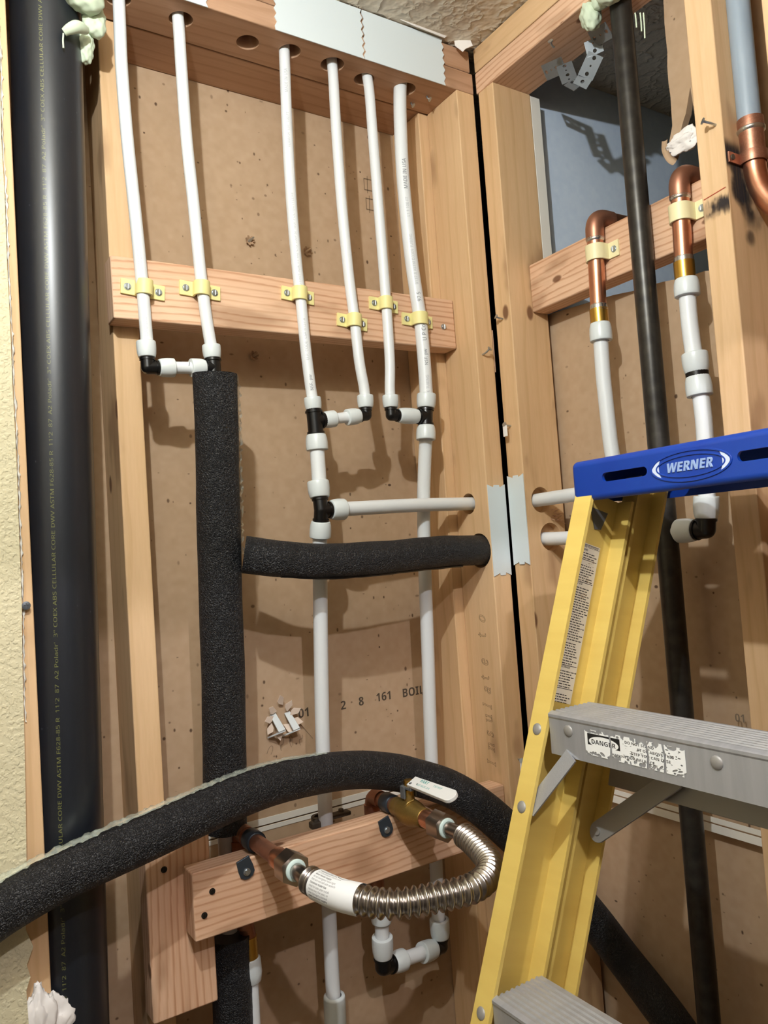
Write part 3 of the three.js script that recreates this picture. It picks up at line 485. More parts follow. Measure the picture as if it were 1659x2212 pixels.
// ================================================================ BLACK FOAM SLEEVES
const FR = 0.0285, FV = 0.0312;
const wob = (s, amp = 0.0012, R0 = FR) => (t, a) => R0 + amp * (fbm(t, a / 6.2832, 9, 3, s, 2) - 0.5) * 2;
{
  const p = [[465, 808], [467, 900], [470, 1020], [474, 1200], [480, 1400], [484, 1560], [486, 1700], [487, 1788]].map(([u, v]) => px(u, v, -0.506));
  const t = thing('foam_sleeve', 'tall black foam sleeve standing under the tee by the tan stud', 'pipe insulation', p[p.length - 1]);
  part('sleeve', sweep(p, wob(501, 0.0012, FV), { n: 90, m: 40, ref: Z }), M.foam, t);
  part('liner_film', sweep(p.slice(0, 4), (u, a) => FV + 0.0008 + 0.0055 * pn(u * 60, a * 5, 60, 16, 511) * sst(0, 0.06, u), { n: 160, m: 6, ref: Z, a0: -1.75, a1: -1.15, caps: false }), M.film, t, 'crinkled silvery plastic liner');
  pipe('water_pipe', 'stub of white pipe showing under the tall foam sleeve', [p[p.length - 1].clone().add(V(0, 0.01, 0)), p[p.length - 1].clone().add(V(0.001, -0.16, -0.012))], THREE4);
  const q = [[527, 1198], [600, 1207], [700, 1212], [800, 1207], [900, 1197], [990, 1190]].map(([u, v], i) => pz(u, v, [0.15, 0.168, 0.175, 0.174, 0.168, 0.160][i]));
  const u = thing('foam_sleeve', 'level black foam sleeve crossing in front of two white pipes into the corner', 'pipe insulation', q[0]);
  part('sleeve', sweep([...q, V(-0.030, 1.5505, 0.147)], (s, a) => 0.0262 + 0.0016 * (fbm(s, a / 6.2832, 9, 3, 521, 2) - 0.5) * 2 - 0.0010 * sst(0.9, 1, s), { n: 80, m: 36, ref: Z }), M.foam, u);
  part('slit_edge', sweep(q.slice(1, 6).map((a) => a.clone().add(V(0, -0.0248, 0.008))), (s) => 0.0022 + 0.0012 * pn(s * 20, 1, 20, 4, 531), { n: 60, m: 6, ref: Z }), M.blackPlastic, u);
  const h = [[-110, 2050, 0.2215], [-60, 2012, 0.2215], [0, 1968, 0.2215], [110, 1905, 0.2215], [226, 1850, 0.2185], [392, 1774, 0.207], [510, 1721, 0.192], [601, 1690, 0.178], [700, 1670, 0.164], [781, 1663, 0.156], [850, 1668, 0.155], [890, 1677, 0.163], [969, 1702, 0.19], [1041, 1745, 0.213], [1110, 1805, 0.228], [1200, 1893, 0.25], [1275, 1977, 0.275], [1349, 2074, 0.305]].map(([a, b, z]) => pz(a, b, z)); h.push(px(1425, 2172, 0.052), px(1490, 2262, 0.055));
  const v = thing('foam_hose', 'long black foam covered hose arching over the lower block and behind the ladder', 'pipe insulation', h[0]);
  part('sleeve', sweep(h, wob(541, 0.0014), { n: 200, m: 44, ref: Z }), M.foam, v);
  part('liner_film', sweep(h.slice(1, 9), (s, a) => FR + 0.0010 + 0.0060 * pn(s * 110, a * 5, 110, 16, 551) * (1 - 0.75 * s), { n: 240, m: 7, ref: Z, a0: -2.1, a1: -1.3, caps: false }), M.film, v, 'crinkled silvery plastic liner');
  const lp = [[497, 2020], [499, 2090], [502, 2160], [504, 2240]].map(([a, b]) => pz(a, b, 0.085));
  single('foam_sleeve', 'black foam sleeve below the lower block beside a brass adapter', 'pipe insulation', sweep(lp, wob(561), { n: 40, m: 36, ref: Z }), M.foam);
}

// ================================================================ LOWER COPPER STUBS, VALVE AND STEEL HOSE
const YS = 1.1690, XL = -0.4885, XR = -0.2615, rc = 0.0112;
const hexNut = (A, B, r) => { const h = A.distanceTo(B); return aim(new THREE.CylinderGeometry(r, r, h, 6).translate(0, h / 2, 0), A, B); };
function elbowTube(A, Cn, B, r, bend = 0.02) { const a = Cn.clone().addScaledVector(dirTo(Cn, A), bend), b = Cn.clone().addScaledVector(dirTo(Cn, B), bend), c = new THREE.CurvePath(); c.add(new THREE.LineCurve3(A, a)); c.add(new THREE.QuadraticBezierCurve3(a, Cn, b)); c.add(new THREE.LineCurve3(b, B)); return c; }
{
  const z0 = 0.092;
  const t = thing('copper_stub', 'copper pipe stub with hex nut joined to the labelled end of the steel hose', 'pipe', V(XL, YS - rc, 0.16));
  part('tube', sweep(elbowTube(V(XL, 1.03, z0), V(XL, YS, z0), V(XL, YS, 0.236), rc, 0.016), rc, { n: 60, m: 24, ref: V(1, 0, 0.01) }), M.copperDull, t);
  part('elbow_socket', join(cyl(V(XL, YS, z0 + 0.010), V(XL, YS, z0 + 0.032), rc * 1.16), cyl(V(XL, YS - 0.03, z0), V(XL, YS - 0.014, z0), rc * 1.16)), M.copperDull, t);
  part('adapter', join(lathe(V(XL, YS, 0.226), V(XL, YS, 0.30), [[rc, 0], [0.0138, 0.0004], [0.0138, 0.012], [0.0120, 0.020], [0.0120, 0.022], [0.0148, 0.026], [0.0148, 0.036]])), M.copper, t, 'copper adapter with a worn collar');
  part('hex_nut', hexNut(V(XL, YS, 0.256), V(XL, YS, 0.282), 0.0208), M.chrome, t, 'dark hexagonal union nut');
  part('gasket', lathe(V(XL, YS, 0.2815), V(XL, YS, 0.30), [[0.0098, 0], [0.0138, 0], [0.0138, 0.0016], [0.0128, 0.0034], [0.0098, 0.0038]]), M.gasket, t, 'pale green gasket ring');
  const v = thing('ball_valve', 'brass ball valve with a white lever on a copper stub', 'valve', V(XR, YS - rc, 0.2));
  part('tube', sweep(elbowTube(V(XR, 1.0, z0), V(XR, YS, z0), V(XR, YS, 0.17), rc, 0.016), rc, { n: 60, m: 24, ref: V(1, 0, 0.01) }), M.copperDull, v);
  part('elbow_socket', join(cyl(V(XR, YS, z0 + 0.010), V(XR, YS, z0 + 0.030), rc * 1.16), cyl(V(XR, YS - 0.034, z0), V(XR, YS - 0.014, z0), rc * 1.16)), M.copperDull, v);
  part('valve_body', join(lathe(V(XR, YS, 0.166), V(XR, YS, 0.25), [[rc, 0], [0.0142, 0.0004], [0.0142, 0.008], [0.0170, 0.018], [0.0195, 0.028], [0.0200, 0.042], [0.0185, 0.052], [0.0150, 0.064], [0.0142, 0.076], [rc, 0.0765]]), cyl(V(XR, YS + 0.014, 0.205), V(XR, YS + 0.031, 0.205), 0.0085, 0.0070), sweep([V(XR - 0.015, YS + 0.004, 0.210), V(XR - 0.011, YS + 0.0165, 0.214), V(XR, YS + 0.0205, 0.216)], 0.0018, { n: 12, m: 6, ref: X })), M.brassDull, v);
  part('stem_nut', join(hexNut(V(XR, YS + 0.040, 0.205), V(XR, YS + 0.048, 0.205), 0.0072), hexNut(V(XR, YS + 0.026, 0.205), V(XR, YS + 0.034, 0.205), 0.0078)), M.brass, v);
  const leverT = canvasTex(512, 128, (g, w, h) => { g.fillStyle = '#e8eae8'; g.fillRect(0, 0, w, h); g.fillStyle = '#3d9c98'; g.font = 'bold 40px sans-serif'; g.fillText('PART', 90, 52); g.font = '26px sans-serif'; g.fillText('600 WOG 3/4', 90, 88); g.fillText('150 WSP', 250, 50); g.fillStyle = '#444'; g.fillRect(84, 70, 12, 12); });
  const lg = (() => { // lever: bracket from the stem, stepped up, then a flat white grip along +z
    const s = new THREE.Shape(), L = 0.104, w2 = 0.0100; s.moveTo(0, -0.0085); s.lineTo(L - w2, -w2); s.absarc(L - w2, 0, w2, -Math.PI / 2, Math.PI / 2, false); s.lineTo(0, 0.0085); s.closePath();
    const g = new THREE.ExtrudeGeometry(s, { depth: 0.004, bevelEnabled: true, bevelSize: 0.0009, bevelThickness: 0.0009, bevelSegments: 2, curveSegments: 14 });
    const uv = g.attributes.uv; for (let i = 0; i < uv.count; i++) uv.setXY(i, uv.getX(i) / L, 0.5 + uv.getY(i) / 0.026);
    g.rotateX(0.45); g.applyMatrix4(new THREE.Matrix4().makeBasis(Z, X, Y).setPosition(V(XR, YS + 0.0455, 0.2165))); return g; })();
  const lev = part('lever', lg, phy({ map: leverT, roughness: 0.4 }), v, 'white coated lever with teal print');
  part('lever_bracket', join(box(XR - 0.009, XR + 0.009, YS + 0.036, YS + 0.040, 0.196, 0.222, 0.0008), box(XR - 0.009, XR + 0.009, YS + 0.036, YS + 0.0485, 0.2195, 0.2235, 0.0008), box(XR - 0.0115, XR - 0.0085, YS + 0.022, YS + 0.040, 0.198, 0.209, 0.0008), box(XR + 0.0085, XR + 0.0115, YS + 0.022, YS + 0.040, 0.198, 0.209, 0.0008)), M.galv, lev, 'bare steel bracket');
  part('solder_ring', lathe(V(XR, YS, 0.2358), V(XR, YS, 0.25), [[rc, 0], [0.0138, 0], [0.0130, 0.0030], [rc, 0.0034]]), M.solder, v, 'bright solder ring');
  part('adapter', lathe(V(XR, YS, 0.238), V(XR, YS, 0.32), [[rc, 0], [0.0128, 0.0004], [0.0128, 0.020], [0.0118, 0.024], [0.0118, 0.027], [0.0146, 0.030], [0.0146, 0.038]]), M.copper, v);
  part('hex_nut', hexNut(V(XR, YS, 0.270), V(XR, YS, 0.296), 0.0208), M.chrome, v, 'bronze coloured hexagonal union nut');
  part('gasket', lathe(V(XR, YS, 0.2955), V(XR, YS, 0.31), [[0.0098, 0], [0.0138, 0], [0.0138, 0.0016], [0.0128, 0.0034], [0.0098, 0.0038]]), M.gasket, v, 'pale green gasket ring');
  // corrugated hose
  const hp = [V(XL, YS, 0.286), V(XL, YS, 0.312), ...[[690, 1913], [730, 1931], [766, 1941], [827, 1952], [872, 1951], [945, 1938], [1017, 1920], [1050, 1897], [1060, 1870], [1041, 1841]].map(([a, b]) => py(a, b, YS - 0.001)), V(XR, YS, 0.334), V(XR, YS, 0.30)];
  const hc = new THREE.CatmullRomCurve3(hp, false, 'centripetal'), L = hc.getLength();
  const h = thing('steel_hose', 'corrugated stainless steel hose looping between the two copper stubs', 'hose', V(-0.37, YS - 0.017, 0.44));
  part('corrugated_tube', sweep(hc, (t) => { const s = t * L, m0 = 0.030, m1 = L - 0.034; if (s < m0 || s > m1) return 0.0098; const k = 0.5 - 0.5 * Math.cos((s - m0) / 0.0097 * Math.PI * 2); return 0.0122 + 0.0048 * Math.pow(k, 0.9); }, { n: Math.round(L / 0.0097 * 14), m: 30, ref: Y }), M.steel, h);
  const labelT = canvasTex(1024, 512, (g, w, hh) => { g.fillStyle = '#e9ebec'; g.fillRect(0, 0, w, hh); g.strokeStyle = '#333'; g.lineWidth = 6; g.beginPath(); g.ellipse(640, 190, 150, 34, 0, 0, 7); g.stroke(); g.save(); g.scale(2.2, 1); const rows = [['b', 'stainless 3/4 FIP x 3/4'], ['', 'SS 18 in connector 150 psi max'], ['b', 'Water Heater Supply'], ['', 'do not overtighten hand tight'], ['', 'then turn one half with wrench'], ['b', 'Connector Guide Use'], ['', 'check for leaks after install'], ['', 'replace every five years or'], ['', 'when damaged or kinked'], ['b', 'www connector supply']]; let y = 226; for (const [k, t] of rows) { g.fillStyle = k ? '#26262a' : '#5a5a5e'; g.font = (k ? 'bold ' : '') + '19px sans-serif'; g.fillText(t, 30, y); y += 23; } g.restore(); });
  const s0 = 0.052 / L, s1 = 0.125 / L, lpts = []; for (let i = 0; i <= 10; i++) lpts.push(hc.getPointAt(s0 + (s1 - s0) * i / 10));
  const lb = sweep(lpts, 0.0176, { n: 24, m: 32, ref: Y, unit: true, caps: false, a0: -2.2, a1: 2.6 }); { const u2 = lb.attributes.uv; for (let i = 0; i < u2.count; i++) u2.setXY(i, u2.getX(i), 1 - u2.getY(i)); } part('paper_label', lb, std({ map: labelT, roughness: 0.75, side: THREE.DoubleSide }), h, 'white paper label wrapped around the hose');
  // dark clamps on the block
  for (const [x, label] of [[XL, 'dark steel clamp fixing the copper stub with the labelled hose end'], [XR, 'dark steel clamp fixing the copper stub under the brass valve']]) {
    const k = thing('pipe_clamp', label, 'pipe clamp', V(x, 1.155, 0.16), 'dark clamps on the lower block'), dm = std({ color: 0x3c444c, roughness: 0.38, metalness: 0.4 });
    part('band', lathe(V(x, YS, 0.136), V(x, YS, 0.16), [[rc, 0], [rc + 0.0036, 0], [rc + 0.0036, 0.021], [rc, 0.021]]), dm, k);
    const s = [[-0.009, 0.016], [-0.0105, 0.002], [-0.0100, -0.006], [-0.006, -0.0105], [0, -0.012], [0.006, -0.0105], [0.0100, -0.006], [0.0105, 0.002], [0.009, 0.016]];
    const o = V(x - 0.021, 1.1405, 0.1658); part('tab', slab(s, o, V(0.96, 0.28, 0), V(-0.28, 0.96, 0), 0.0022, [], 0.0005), dm, k); part('screw', screwGeo(o.clone().add(V(0, -0.002, 0.0028)), n3, 0.0046), M.zinc, k, 'slotted zinc screw');
  }
  for (const [u, v2, z, lab] of [[458, 1925, 0.1657, 'black screw countersunk in the end of the lower block, upper one'], [441, 1977, 0.1657, 'black screw countersunk in the end of the lower block, lower one'], [354, 1878, 0.1272, 'black screw in the vertical backing board']])
    single('wood_screw', lab, 'screw', screwGeo(pz(u, v2, z - 0.001), n3, 0.0038), std({ color: 0x2a2622, roughness: 0.4, metalness: 0.6 }), 'dark wood screws');
}
// pipes under the lower block
{
  const c0 = px(823, 1990, -0.2615), eL = pz(828, 2088, c0.z - 0.006), eR = px(952, 2044, -0.1285), lk = dirTo(eL, eR), upL = dirTo(eL, px(825, 2000, -0.2615));
  const uR = dirTo(eR, px(947, 1950, -0.1285));
  const topN = px(824, 1985, -0.2615);
  single('collar_coupling', 'white collar on the copper stub right behind the steel hose loop', 'pipe fitting', nutGeo(px(824, 1992, -0.2615), px(823, 1930, -0.2615), 0.0165, THREE4), M.nut);
  pipe('pipe_link', 'short white pipe hanging under the steel hose loop', [topN, eL.clone().addScaledVector(upL, 0.024)], THREE4);
  fitting('elbow_fitting', 'black elbow with white nuts hanging under the steel hose loop', 'pipe fitting', eL, [[upL, 0.0165, 0.034, NR7, THREE4], [lk, 0.020, 0.026, NR7, THREE4]], 0.0135);
  fitting('elbow_fitting', 'black elbow with white nuts at the foot of the thick pipe by the corner', 'pipe fitting', eR, [[uR, 0.0145, 0.032, NR7, THREE4], [lk.clone().negate(), 0.0165, 0.030, NR7, THREE4]], 0.0125);
  pipe('pipe_link', 'short sloping white pipe link between the two lowest elbows', [eL.clone().addScaledVector(lk, 0.03), eR.clone().addScaledVector(lk, -0.03)], THREE4);
  const a = thing('brass_adapter', 'brass adapter and white reducer beside the lowest foam sleeve', 'pipe fitting', pz(546, 2110, 0.09));
  part('copper_end', cyl(V(XL, 1.05, 0.092), pz(538, 2030, 0.092), rc), M.copperDull, a);
  part('brass_sleeve', cyl(pz(536, 2022, 0.092), pz(540, 2070, 0.092), 0.0124), M.brass, a); part('reducer', lathe(pz(540, 2068, 0.092), pz(546, 2118, 0.092), [[0.0124, 0], [0.0150, 0.002], [0.0150, 0.022], [0.0124, 0.034], [0.009, 0.037]]), M.nut, a);
  pipe('water_pipe', 'slim white pipe below the brass adapter at the lowest foam sleeve', [pz(545, 2112, 0.092), pz(548, 2170, 0.092), pz(551, 2235, 0.092)], HALF);
  const kc = px(695, 1772, -0.345), k = thing('pipe_clamp', 'rusty iron clamp around the thick white pipe behind the lower block', 'pipe clamp', kc);
  part('band', lathe(kc.clone().add(V(0, -0.006, 0)), kc.clone().add(V(0, 0.02, 0)), [[THREE4, 0], [0.0165, 0], [0.0165, 0.013], [THREE4, 0.013]]), M.rust, k);
  part('arm', join(box(kc.x - 0.026, kc.x - 0.008, kc.y - 0.005, kc.y + 0.006, kc.z + 0.004, kc.z + 0.018, 0.003), box(kc.x + 0.008, kc.x + 0.052, kc.y - 0.003, kc.y + 0.004, kc.z - 0.012, kc.z + 0.004, 0.002), cyl(kc.clone().add(V(-0.016, 0.004, 0.011)), kc.clone().add(V(-0.016, 0.010, 0.011)), 0.005, 0.004), cyl(kc.clone().add(V(0.038, 0.002, -0.005)), kc.clone().add(V(0.038, 0.008, -0.005)), 0.005, 0.004)), M.rust, k);
}

// ================================================================ RIGHT WALL: IRON PIPE, COPPER AND WHITE PIPES
const xB = 0.0355;
{
  const xg = 0.0335, zg = px(1390, 600, xg).z;
  const g = thing('gas_pipe', 'black iron pipe standing upright in the right bay behind the ladder', 'pipe', V(xg, 0.038, zg));
  part('tube', sweep([V(xg, 0.04, zg - 0.001), V(xg, TOP - 0.0005, zg + 0.002)], 0.0158, { n: 24, m: 32, ref: NX }), M.iron, g);
  const S = (u, v) => px(u, v, xB);
  const rb = 0.0125;
  function copperRun(label, uv0, pts, zr, run) {
    const top = S(...uv0); top.y = Math.max(top.y, 2.0565); const t = thing('copper_pipe', label, 'pipe', S(...pts.brass1)); const dn = S(...pts.sold);
    const cv = elbowTube(dn, top, top.clone().add(V(0.11, 0, 0.004)), rb, 0.022);
    part('tube', sweep(cv, rb, { n: 70, m: 26, ref: Z }), M.copper, t);
    part('elbow', sweep(elbowTube(top.clone().lerp(dn, 0.035 / top.distanceTo(dn)), top, top.clone().add(V(0.036, 0, 0.001)), rb, 0.022), rb * 1.13, { n: 40, m: 26, ref: Z }), M.copperDull, t, 'darkened copper elbow');
    part('solder_ring', lathe(top.clone().lerp(dn, 0.033 / top.distanceTo(dn)), dn, [[rb, 0], [rb * 1.14, 0.0004], [rb * 1.10, 0.004], [rb, 0.0055]]), M.solder, t, 'bright solder bead');
    part('solder_ring', lathe(dn.clone().lerp(top, 0.007 / top.distanceTo(dn)), S(...pts.brass1), [[rb, 0], [rb * 1.06, 0.002], [rb * 1.10, 0.010]]), M.solder, t, 'bright solder bead');
    part('brass_sleeve', cyl(dn, S(...pts.brass1), rb * 1.12), M.brass, t, 'brass adapter sleeve');
    return t;
  }
  copperRun('copper pipe with an elbow, left of the black iron pipe', [1284, 479], { sold: [1293, 668], brass1: [1297, 712] });
  copperRun('copper pipe with an elbow, right of the black iron pipe by the scorched stud', [1466, 376], { sold: [1477, 566], brass1: [1481, 612] });
  const cb = [[1287, 548, 'cream clip on the copper pipe left of the black iron pipe'], [1470, 462, 'cream clip on the copper pipe by the scorched stud']];
  for (const [u, v, label] of cb) { const c = S(u, v), k = clip(label, c, V(0, 1, 0), NX, rb + 0.0003, 0.0500 - xB, M.clampB, 'cream clips on the right block', 0.034, 0.024, true); }
  // white pipe left
  const w1 = [[1296, 706], [1302, 800], [1308, 860], [1318, 950], [1324, 990], [1334, 1060]].map(([u, v]) => S(u, v));
  single('collar_coupling', 'white collar below the brass sleeve left of the black iron pipe', 'pipe fitting', nutGeo(S(1299, 737), S(1296, 698), 0.0172, THREE4), M.nut);
  pipe('water_pipe', 'thick white pipe below the left copper pipe, running down behind the ladder cap', w1, THREE4, M.white, { ref: NX });
  // white pipe right
  single('collar_coupling', 'white collar below the brass sleeve next to the scorched stud', 'pipe fitting', nutGeo(S(1485, 640), S(1482, 602), 0.0172, THREE4), M.nut);
  pipe('water_pipe', 'short thick white pipe between the brass sleeve and the black ringed coupling', [[1484, 630], [1490, 700], [1500, 775]].map(([u, v]) => S(u, v)), THREE4, M.white, { ref: NX });
  const cc = S(1506, 809), cu = dirTo(cc, S(1497, 740)), ct = thing('coupling_fitting', 'pair of white nuts with a black ring between, beside the scorched stud', 'pipe fitting', cc.clone().add(V(0, -0.02, 0)));
  part('fitting_body', cyl(cc.clone().addScaledVector(cu, 0.012), cc.clone().addScaledVector(cu, -0.012), 0.0152), M.blackPlastic, ct, 'black plastic ring');
  part('collar_nut', nutGeo(cc.clone().addScaledVector(cu, 0.030), cc.clone().addScaledVector(cu, 0.0022), 0.0176, THREE4), M.nut, ct); part('collar_nut', nutGeo(cc.clone().addScaledVector(cu, -0.030), cc.clone().addScaledVector(cu, -0.0022), 0.0176, THREE4), M.nut, ct);
  const eB = S(1525, 1143); 
  pipe('water_pipe', 'thick white pipe below the black ringed coupling, passing behind the ladder cap', [[1511, 835], [1520, 905], [1525, 985], [1527, 1075]].map(([u, v]) => S(u, v)), THREE4, M.white, { ref: NX });
  fitting('elbow_fitting', 'black elbow with white nuts just below the blue ladder cap', 'pipe fitting', eB, [[dirTo(eB, S(1526, 1080)), 0.0150, 0.030, NR7, THREE4], [V(0, 0, -1), 0.0165, 0.028, NR7, THREE4]], 0.0130);
  const y2 = eB.y; pipe('water_pipe', 'white pipe leaving the lower corner stud hole behind the yellow rail', [V(0.045, 1.563, 0.212), V(0.042, 1.5615, 0.28), V(xB, y2, eB.z - 0.03)], THREE4, M.white, { ref: NX });
  pipe('water_pipe', 'white pipe leaving the upper corner stud hole behind the blue cap', [V(0.030, 1.6295, 0.212), V(0.031, 1.6305, 0.28), V(xB, 1.632, 0.372)], THREE4, M.white, { ref: NX });
  // grey and copper pipe right of the scorched stud
  const G = (u, v) => px(u, v, 0.040), gt = thing('copper_pipe', 'grey painted copper pipe with a curved bare end beside the scorched stud', 'pipe', G(1622, 300));
  const ax0 = G(1617, 0), ax1 = G(1619, 262);
  part('painted_tube', sweep([V(ax1.x, TOP - 0.001, ax1.z), ax1], 0.0143, { n: 20, m: 26, ref: NX }), M.pvcGrey, gt, 'grey upper pipe with scuffs');
  const s1 = G(1620, 258);
  part('copper_socket', lathe(s1, V(s1.x, s1.y - 0.1, s1.z), [[0.0143, 0], [0.0160, 0.0005], [0.0160, 0.013], [0.0163, 0.0135], [0.0158, 0.0165], [0.0147, 0.02], [0.0147, 0.048], [0.0141, 0.0485]]), M.copperDull, gt);
  part('solder_ring', lathe(V(s1.x, s1.y - 0.0125, s1.z), V(s1.x, s1.y - 0.1, s1.z), [[0.0158, 0], [0.0172, 0.001], [0.0170, 0.004], [0.0150, 0.006]]), M.solder, gt, 'dull solder ring');
  part('bend', sweep([V(s1.x, s1.y - 0.044, s1.z), V(s1.x, s1.y - 0.072, s1.z + 0.001), V(s1.x - 0.001, s1.y - 0.098, s1.z + 0.008), V(s1.x - 0.001, s1.y - 0.122, s1.z + 0.022), V(s1.x - 0.001, s1.y - 0.142, s1.z + 0.045), V(s1.x, s1.y - 0.15, s1.z + 0.075)], 0.0138, { n: 40, m: 26, ref: NX }), M.copper, gt, 'bare copper bend');
  const kc = V(s1.x, s1.y - 0.044, s1.z), k = thing('pipe_clamp', 'copper strap fixing the grey pipe to the scorched stud', 'pipe clamp', kc);
  part('band', lathe(kc, V(kc.x, kc.y - 0.1, kc.z), [[0.0148, 0], [0.0168, 0], [0.0168, 0.014], [0.0148, 0.014]]), M.copperDull, k);
  part('tab', box(0.004, kc.x - 0.010, kc.y - 0.014, kc.y, 0.6384, 0.641, 0.0006), M.copperDull, k);
  part('nail_head', cyl(V(0.011, kc.y - 0.007, 0.641), V(0.011, kc.y - 0.007, 0.6425), 0.0035), M.rust, k);
}
// ================================================================ HANGER STRAP
{
  const t = thing('hanger_strap', 'bent perforated steel strap nailed under the right top plate', 'metal strap', V(0.05, 2.29, 0.36));
  const xs = 0.052, S = [[1176, 158, 0.050], [1218, 139, 0.050], [1231, 176, 0.047], [1252, 187, 0.052], [1264, 168, 0.058], [1287, 118, 0.060], [1279, 86, 0.052], [1316, 64, 0.050]].map(([u, v, x]) => px(u, v, x)), wid = 0.0255;
  const gs = [];
  for (let i = 0; i < S.length - 1; i++) {
    const a = S[i], b = S[i + 1], ex = dirTo(a, b), L = a.distanceTo(b) + 0.0008, nn = [V(-0.5, -0.6, 0.62), V(-0.75, 0.25, 0.6), V(-0.55, 0.2, 0.8), V(-0.6, 0.3, 0.74), V(-0.6, -0.1, 0.8), V(-0.75, -0.3, 0.6), V(-0.5, -0.6, 0.62)][i], side = nn.clone().cross(ex).normalize();
    const ww = i === 0 || i >= 5 ? wid : wid, n = Math.max(1, Math.round(L / 0.011)), hs = []; for (let k = 0; k < n; k++) hs.push(ring(L * (k + 0.5) / n, 0, k % 2 ? 0.0015 : 0.0030));
    gs.push(slab([[0, -ww / 2], [L, -ww / 2], [L, ww / 2], [0, ww / 2]], a, ex, side, 0.0011, hs));
  }
  part('band', join(gs), M.galv, t);
}
// ================================================================ NAILS, SCREWS AND PLASTIC ANCHORS
function nail(label, p, n, len, bend, cat = 'nail', cloth) {
  const t = thing('nail', label, cat, p.clone().addScaledVector(n, 0.0002), 'old nails and screws'), e = p.clone().addScaledVector(n, len).add(bend);
  const pts = [p.clone(), p.clone().addScaledVector(n, len * 0.55).addScaledVector(bend, 0.2), e]; part('shank', sweep(pts, 0.0016, { n: 10, m: 8, ref: V(0.3, 0.8, 0.2) }), M.zinc, t);
  part('head', cyl(e, e.clone().addScaledVector(dirTo(pts[1], e), 0.0018), 0.0040, 0.0042, 16), M.zinc, t);
  if (cloth) part('paper_scrap', box(e.x - 0.002, e.x + 0.0005, e.y - 0.021, e.y - 0.002, e.z - 0.004, e.z + 0.0055, 0.001), M.gypsum, t, 'scrap of white drywall');
}
const P = (u, v) => px(u, v, 0), Q = (u, v) => pz(u, v, 0.178);
nail('bent nail in the stud right of the corner gap, above the guard plates', P(1086, 689), NX, 0.012, V(0, 0.003, -0.002));
nail('bent nail in the stud left of the corner gap, level with the upper block', Q(1042, 766), Z, 0.016, V(0.003, 0.006, 0));
nail('screw with a scrap of white drywall on the stud right of the corner gap', P(1103, 920), NX, 0.013, V(0, 0.002, 0), 'screw', true);
nail('bent nail with a scrap of drywall near the yellow ladder rail', Q(1120, 1640), Z, 0.022, V(-0.012, 0.004, 0), 'nail', true);
nail('screw sticking out of the scorched stud above the burn', P(1546, 270), NX, 0.016, V(0, 0.004, -0.006), 'screw');
nail('nail in the end of the right top plate by the strap', px(1197, 102, 0), NX, 0.010, V(0, 0.004, 0.003));
nail('short staple nail under the drilled top plate by the thick pipe', py(922, 208, 2.3598), V(0, -1, 0), 0.006, V(0.003, 0, 0.003));
nail('small nail under the drilled top plate behind the thick pipe', py(888, 222, 2.3598), V(0, -1, 0), 0.005, V(0.002, 0, 0.002));
